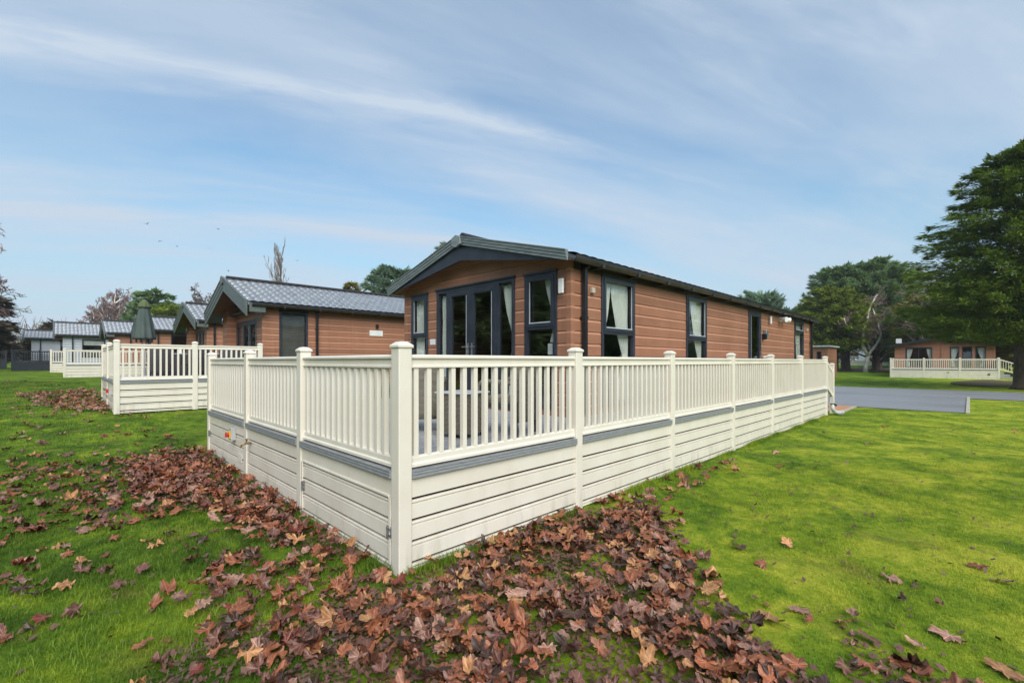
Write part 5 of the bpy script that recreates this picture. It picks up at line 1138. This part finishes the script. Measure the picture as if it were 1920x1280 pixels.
SINGLE = [(1.91, -3.11, 4, 2, .27, "large pale torn maple leaf alone on the lower right lawn"), (2.60, -2.76, 4, 5, .20, "mauve bow shaped leaf in the middle of the right lawn"), (2.79, -2.03, 1, 0, .21, "tan leaf lying with a grey one left of the mauve leaf"),
          (2.40, -1.73, 3, 3, .22, "dark folded leaf standing up on the bright moss"), (3.40, -3.25, 0, 2, .21, "brown leaf at the right edge above a second pinkish leaf"), (3.16, -3.37, 4, 5, .19, "pinkish leaf at the right edge below the brown one"),
          (2.38, -3.06, 2, 1, .12, "small rounded plum leaf below the bow shaped leaf"), (1.77, -2.66, 4, 6, .12, "mid sized mauve leaf between the bow shaped leaf and the drift"), (1.57, -2.39, 4, 0, .20, "pale maple leaf at the drift's right end, upper of a pair"),
          (1.33, -2.27, 1, 0, .24, "broad tan maple leaf at the drift's right end"), (1.94, -1.51, 0, 3, .16, "rust curled leaf just right of the leaf drift"), (5.88, -.30, 0, 2, .30, "long rust leaf clump by the fourth deck post"),
          (7.39, -.69, 4, 5, .24, "pale leaf on the bright lawn by the middle deck posts"), (6.12, -1.07, 0, 0, .20, "brown leaf on the lawn below the pale one"), (10.81, -.78, 4, 2, .24, "faint leaf on the lawn near the far deck posts"),
          (13.18, -1.65, 0, 5, .24, "small brown leaf far out on the lawn towards the parking bay"), (14.01, -3.96, 1, 0, .26, "tan leaf at the right edge near the parking bay kerb"), (9.56, -1.73, 4, 1, .22, "pale grey leaf in the middle distance of the right lawn"),
          (1.66, -2.98, 4, 1, .17, "curled mauve leaf near the bottom right, left of the torn leaf"), (1.68, -3.32, 1, 2, .27, "big tan leaf cut by the bottom right corner")]
for (x, y, mi, vr, s, lab) in SINGLE: put_leaf(x, y, 'single', .0, tilt=.12, var=vr, mi=mi, s=s, lab=lab)
ZN = dict(fence=("leaf heaped in the drift along the left side of the deck", "leaves in the drift along the deck's left side"), corner=("leaf in the big drift spreading from the corner post", "leaves in the drift at the corner post"),
          band=("leaf in the loose band beyond the fence drift", "leaves in the loose band on the left lawn"), near=("leaf on the grass just left of the corner post", "leaves left of the corner post"), far=("leaf in the heap by the parasol deck", "leaves heaped by the parasol deck"),
          edge=("leaf along the foot of the long deck skirting", "leaves along the deck skirting"), lawn=("leaf scattered on the left lawn", "leaves scattered on the left lawn"), bottom=("leaf among dark scraps at the near edge of the lawn", "leaves at the near edge of the lawn"), open=("leaf scrap on the right lawn beside the drift", "leaf scraps on the right lawn"), single=("", "single leaves on the right lawn"))
def area(q_): 
    d = (q_[0] - CX) * cos(HEAD) + (q_[1] - CY) * sin(HEAD); l = ((q_[0] - CX) * sin(HEAD) - (q_[1] - CY) * cos(HEAD)) / max(d, .1)
    return -1 if (d < 2.25 or abs(l) > 1.15) else (q_[4] / d) ** 2 + (1 if q_[8] else 0)
leaves.sort(key=area, reverse=True)
for (x, y, z, e, s, i, j, zone, lab, sc3) in leaves[:300]:
    o = link('fallen_leaf', LM[i, j], None, None, (x, y, z)); o.rotation_euler = e; o.scale = sc3
    tag(o, lab or (NAMES[j] + ' ' + ZN[zone][0]), 'leaf', ZN[zone][1])
byM = {}
for (x, y, z, e, s, i, j, zone, lab, sc3) in leaves[300:]:
    from mathutils import Euler
    v, f = LV[i]; R_ = np.array(Euler(e).to_matrix()) @ np.diag(sc3); vv = v @ R_.T + np.array((x, y, z)); V, F_, n, L0 = byM.setdefault(j, ([], [], [0], []))
    L0.append(v); V.append(vv); F_.append(f + n[0]); n[0] += len(v)
Vs, Fs, Ms, n0, L1s = [], [], [], 0, []
for j, (V, F_, n, L0) in byM.items(): Vs += V; L1s += L0; Fs.append(np.concatenate(F_) + n0); Ms.append(np.full(len(Fs[-1]), j)); n0 += n[0]
me = arr_mesh('leaf_litter', np.concatenate(Vs), np.concatenate(Fs))
for m in M_LEAF: me.materials.append(m)
leaf_attr(me, np.concatenate(L1s))
me.polygons.foreach_set('material_index', np.concatenate(Ms).astype(np.int32)); me.update()
tag(link('leaf_litter', me), "brown leaf litter strewn over the lawn and drifts", 'leaf litter', None, 'stuff')
# crumbled dark leaf scraps under and around the drifts, specks on the moss
r = np.random.default_rng(12); xs, ys = [], []
def scat(n, x0, x1, y0, y1, poly=None):
    x, y = r.uniform(x0, x1, n), r.uniform(y0, y1, n)
    if poly: k = inside(poly, x, y); x, y = x[k], y[k]
    xs.append(x); ys.append(y)
scat(19000, -1.5, 3, -3, .2, POLY['corner']); scat(1500, -1.6, 0, -.6, 1.6, POLY['near']); scat(9000, -1.4, 0, .3, 6.8, POLY['fence']); scat(7000, -1.9, 1.6, -3.4, .1, POLY['bottom'])
d = 2.4 + 9 * r.random(1000) ** 1.1; l = r.uniform(.05, 1.3, 1000); xs.append(CX + d * (cos(HEAD) + l * sin(HEAD))); ys.append(CY + d * (sin(HEAD) - l * cos(HEAD)))
d = 2.4 + 9 * r.random(900); l = r.uniform(-1.3, -.2, 900); xs.append(CX + d * (cos(HEAD) + l * sin(HEAD))); ys.append(CY + d * (sin(HEAD) - l * cos(HEAD)))
x, y = np.concatenate(xs), np.concatenate(ys); k = ~((x > -.05) & (y > -.06)); x, y = x[k], y[k]; n = len(x)
s = r.uniform(.008, .030, n); a = r.uniform(0, 2 * pi, n); P = np.stack([x, y, terr(x, y) + r.uniform(.012, .035, n)], -1)
U = np.stack([np.cos(a), np.sin(a), r.normal(0, .35, n)], -1) * s[:, None]; V = np.stack([-np.sin(a), np.cos(a), r.normal(0, .35, n)], -1) * (s * r.uniform(.4, .8, n))[:, None]
vv = np.stack([P - U, P - V * .8 + U * .1, P + U, P + V + U * .15], 1).reshape(-1, 3)
tag(link('leaf_crumbs', arr_mesh('leaf_crumbs', vv, np.arange(n * 4).reshape(n, 4), M_LEAF[3])), "dark crumbled leaf scraps among the grass", 'leaf litter', None, 'stuff')

# ------------------------------------------------------------------ damp winter air
hz = MB().box(-70, 150, -75, 145, -1.5, 24).build('haze', None); hm = bpy.data.materials.new('damp_air'); hm.use_nodes = True; ht = hm.node_tree
ht.nodes.remove(ht.nodes['Principled BSDF']); pvn = nn(ht, 'ShaderNodeVolumePrincipled'); pvn.inputs['Color'].default_value = (.86, .91, .97, 1)
pvn.inputs['Density'].default_value = 0.0004; ht.links.new(pvn.outputs[0], ht.nodes['Material Output'].inputs['Volume'])
hz.data.materials.append(hm); tag(hz, "thin damp air over the whole park", 'haze', None, 'stuff')
SC.cycles.volume_bounces = 0; SC.cycles.volume_max_steps = 32
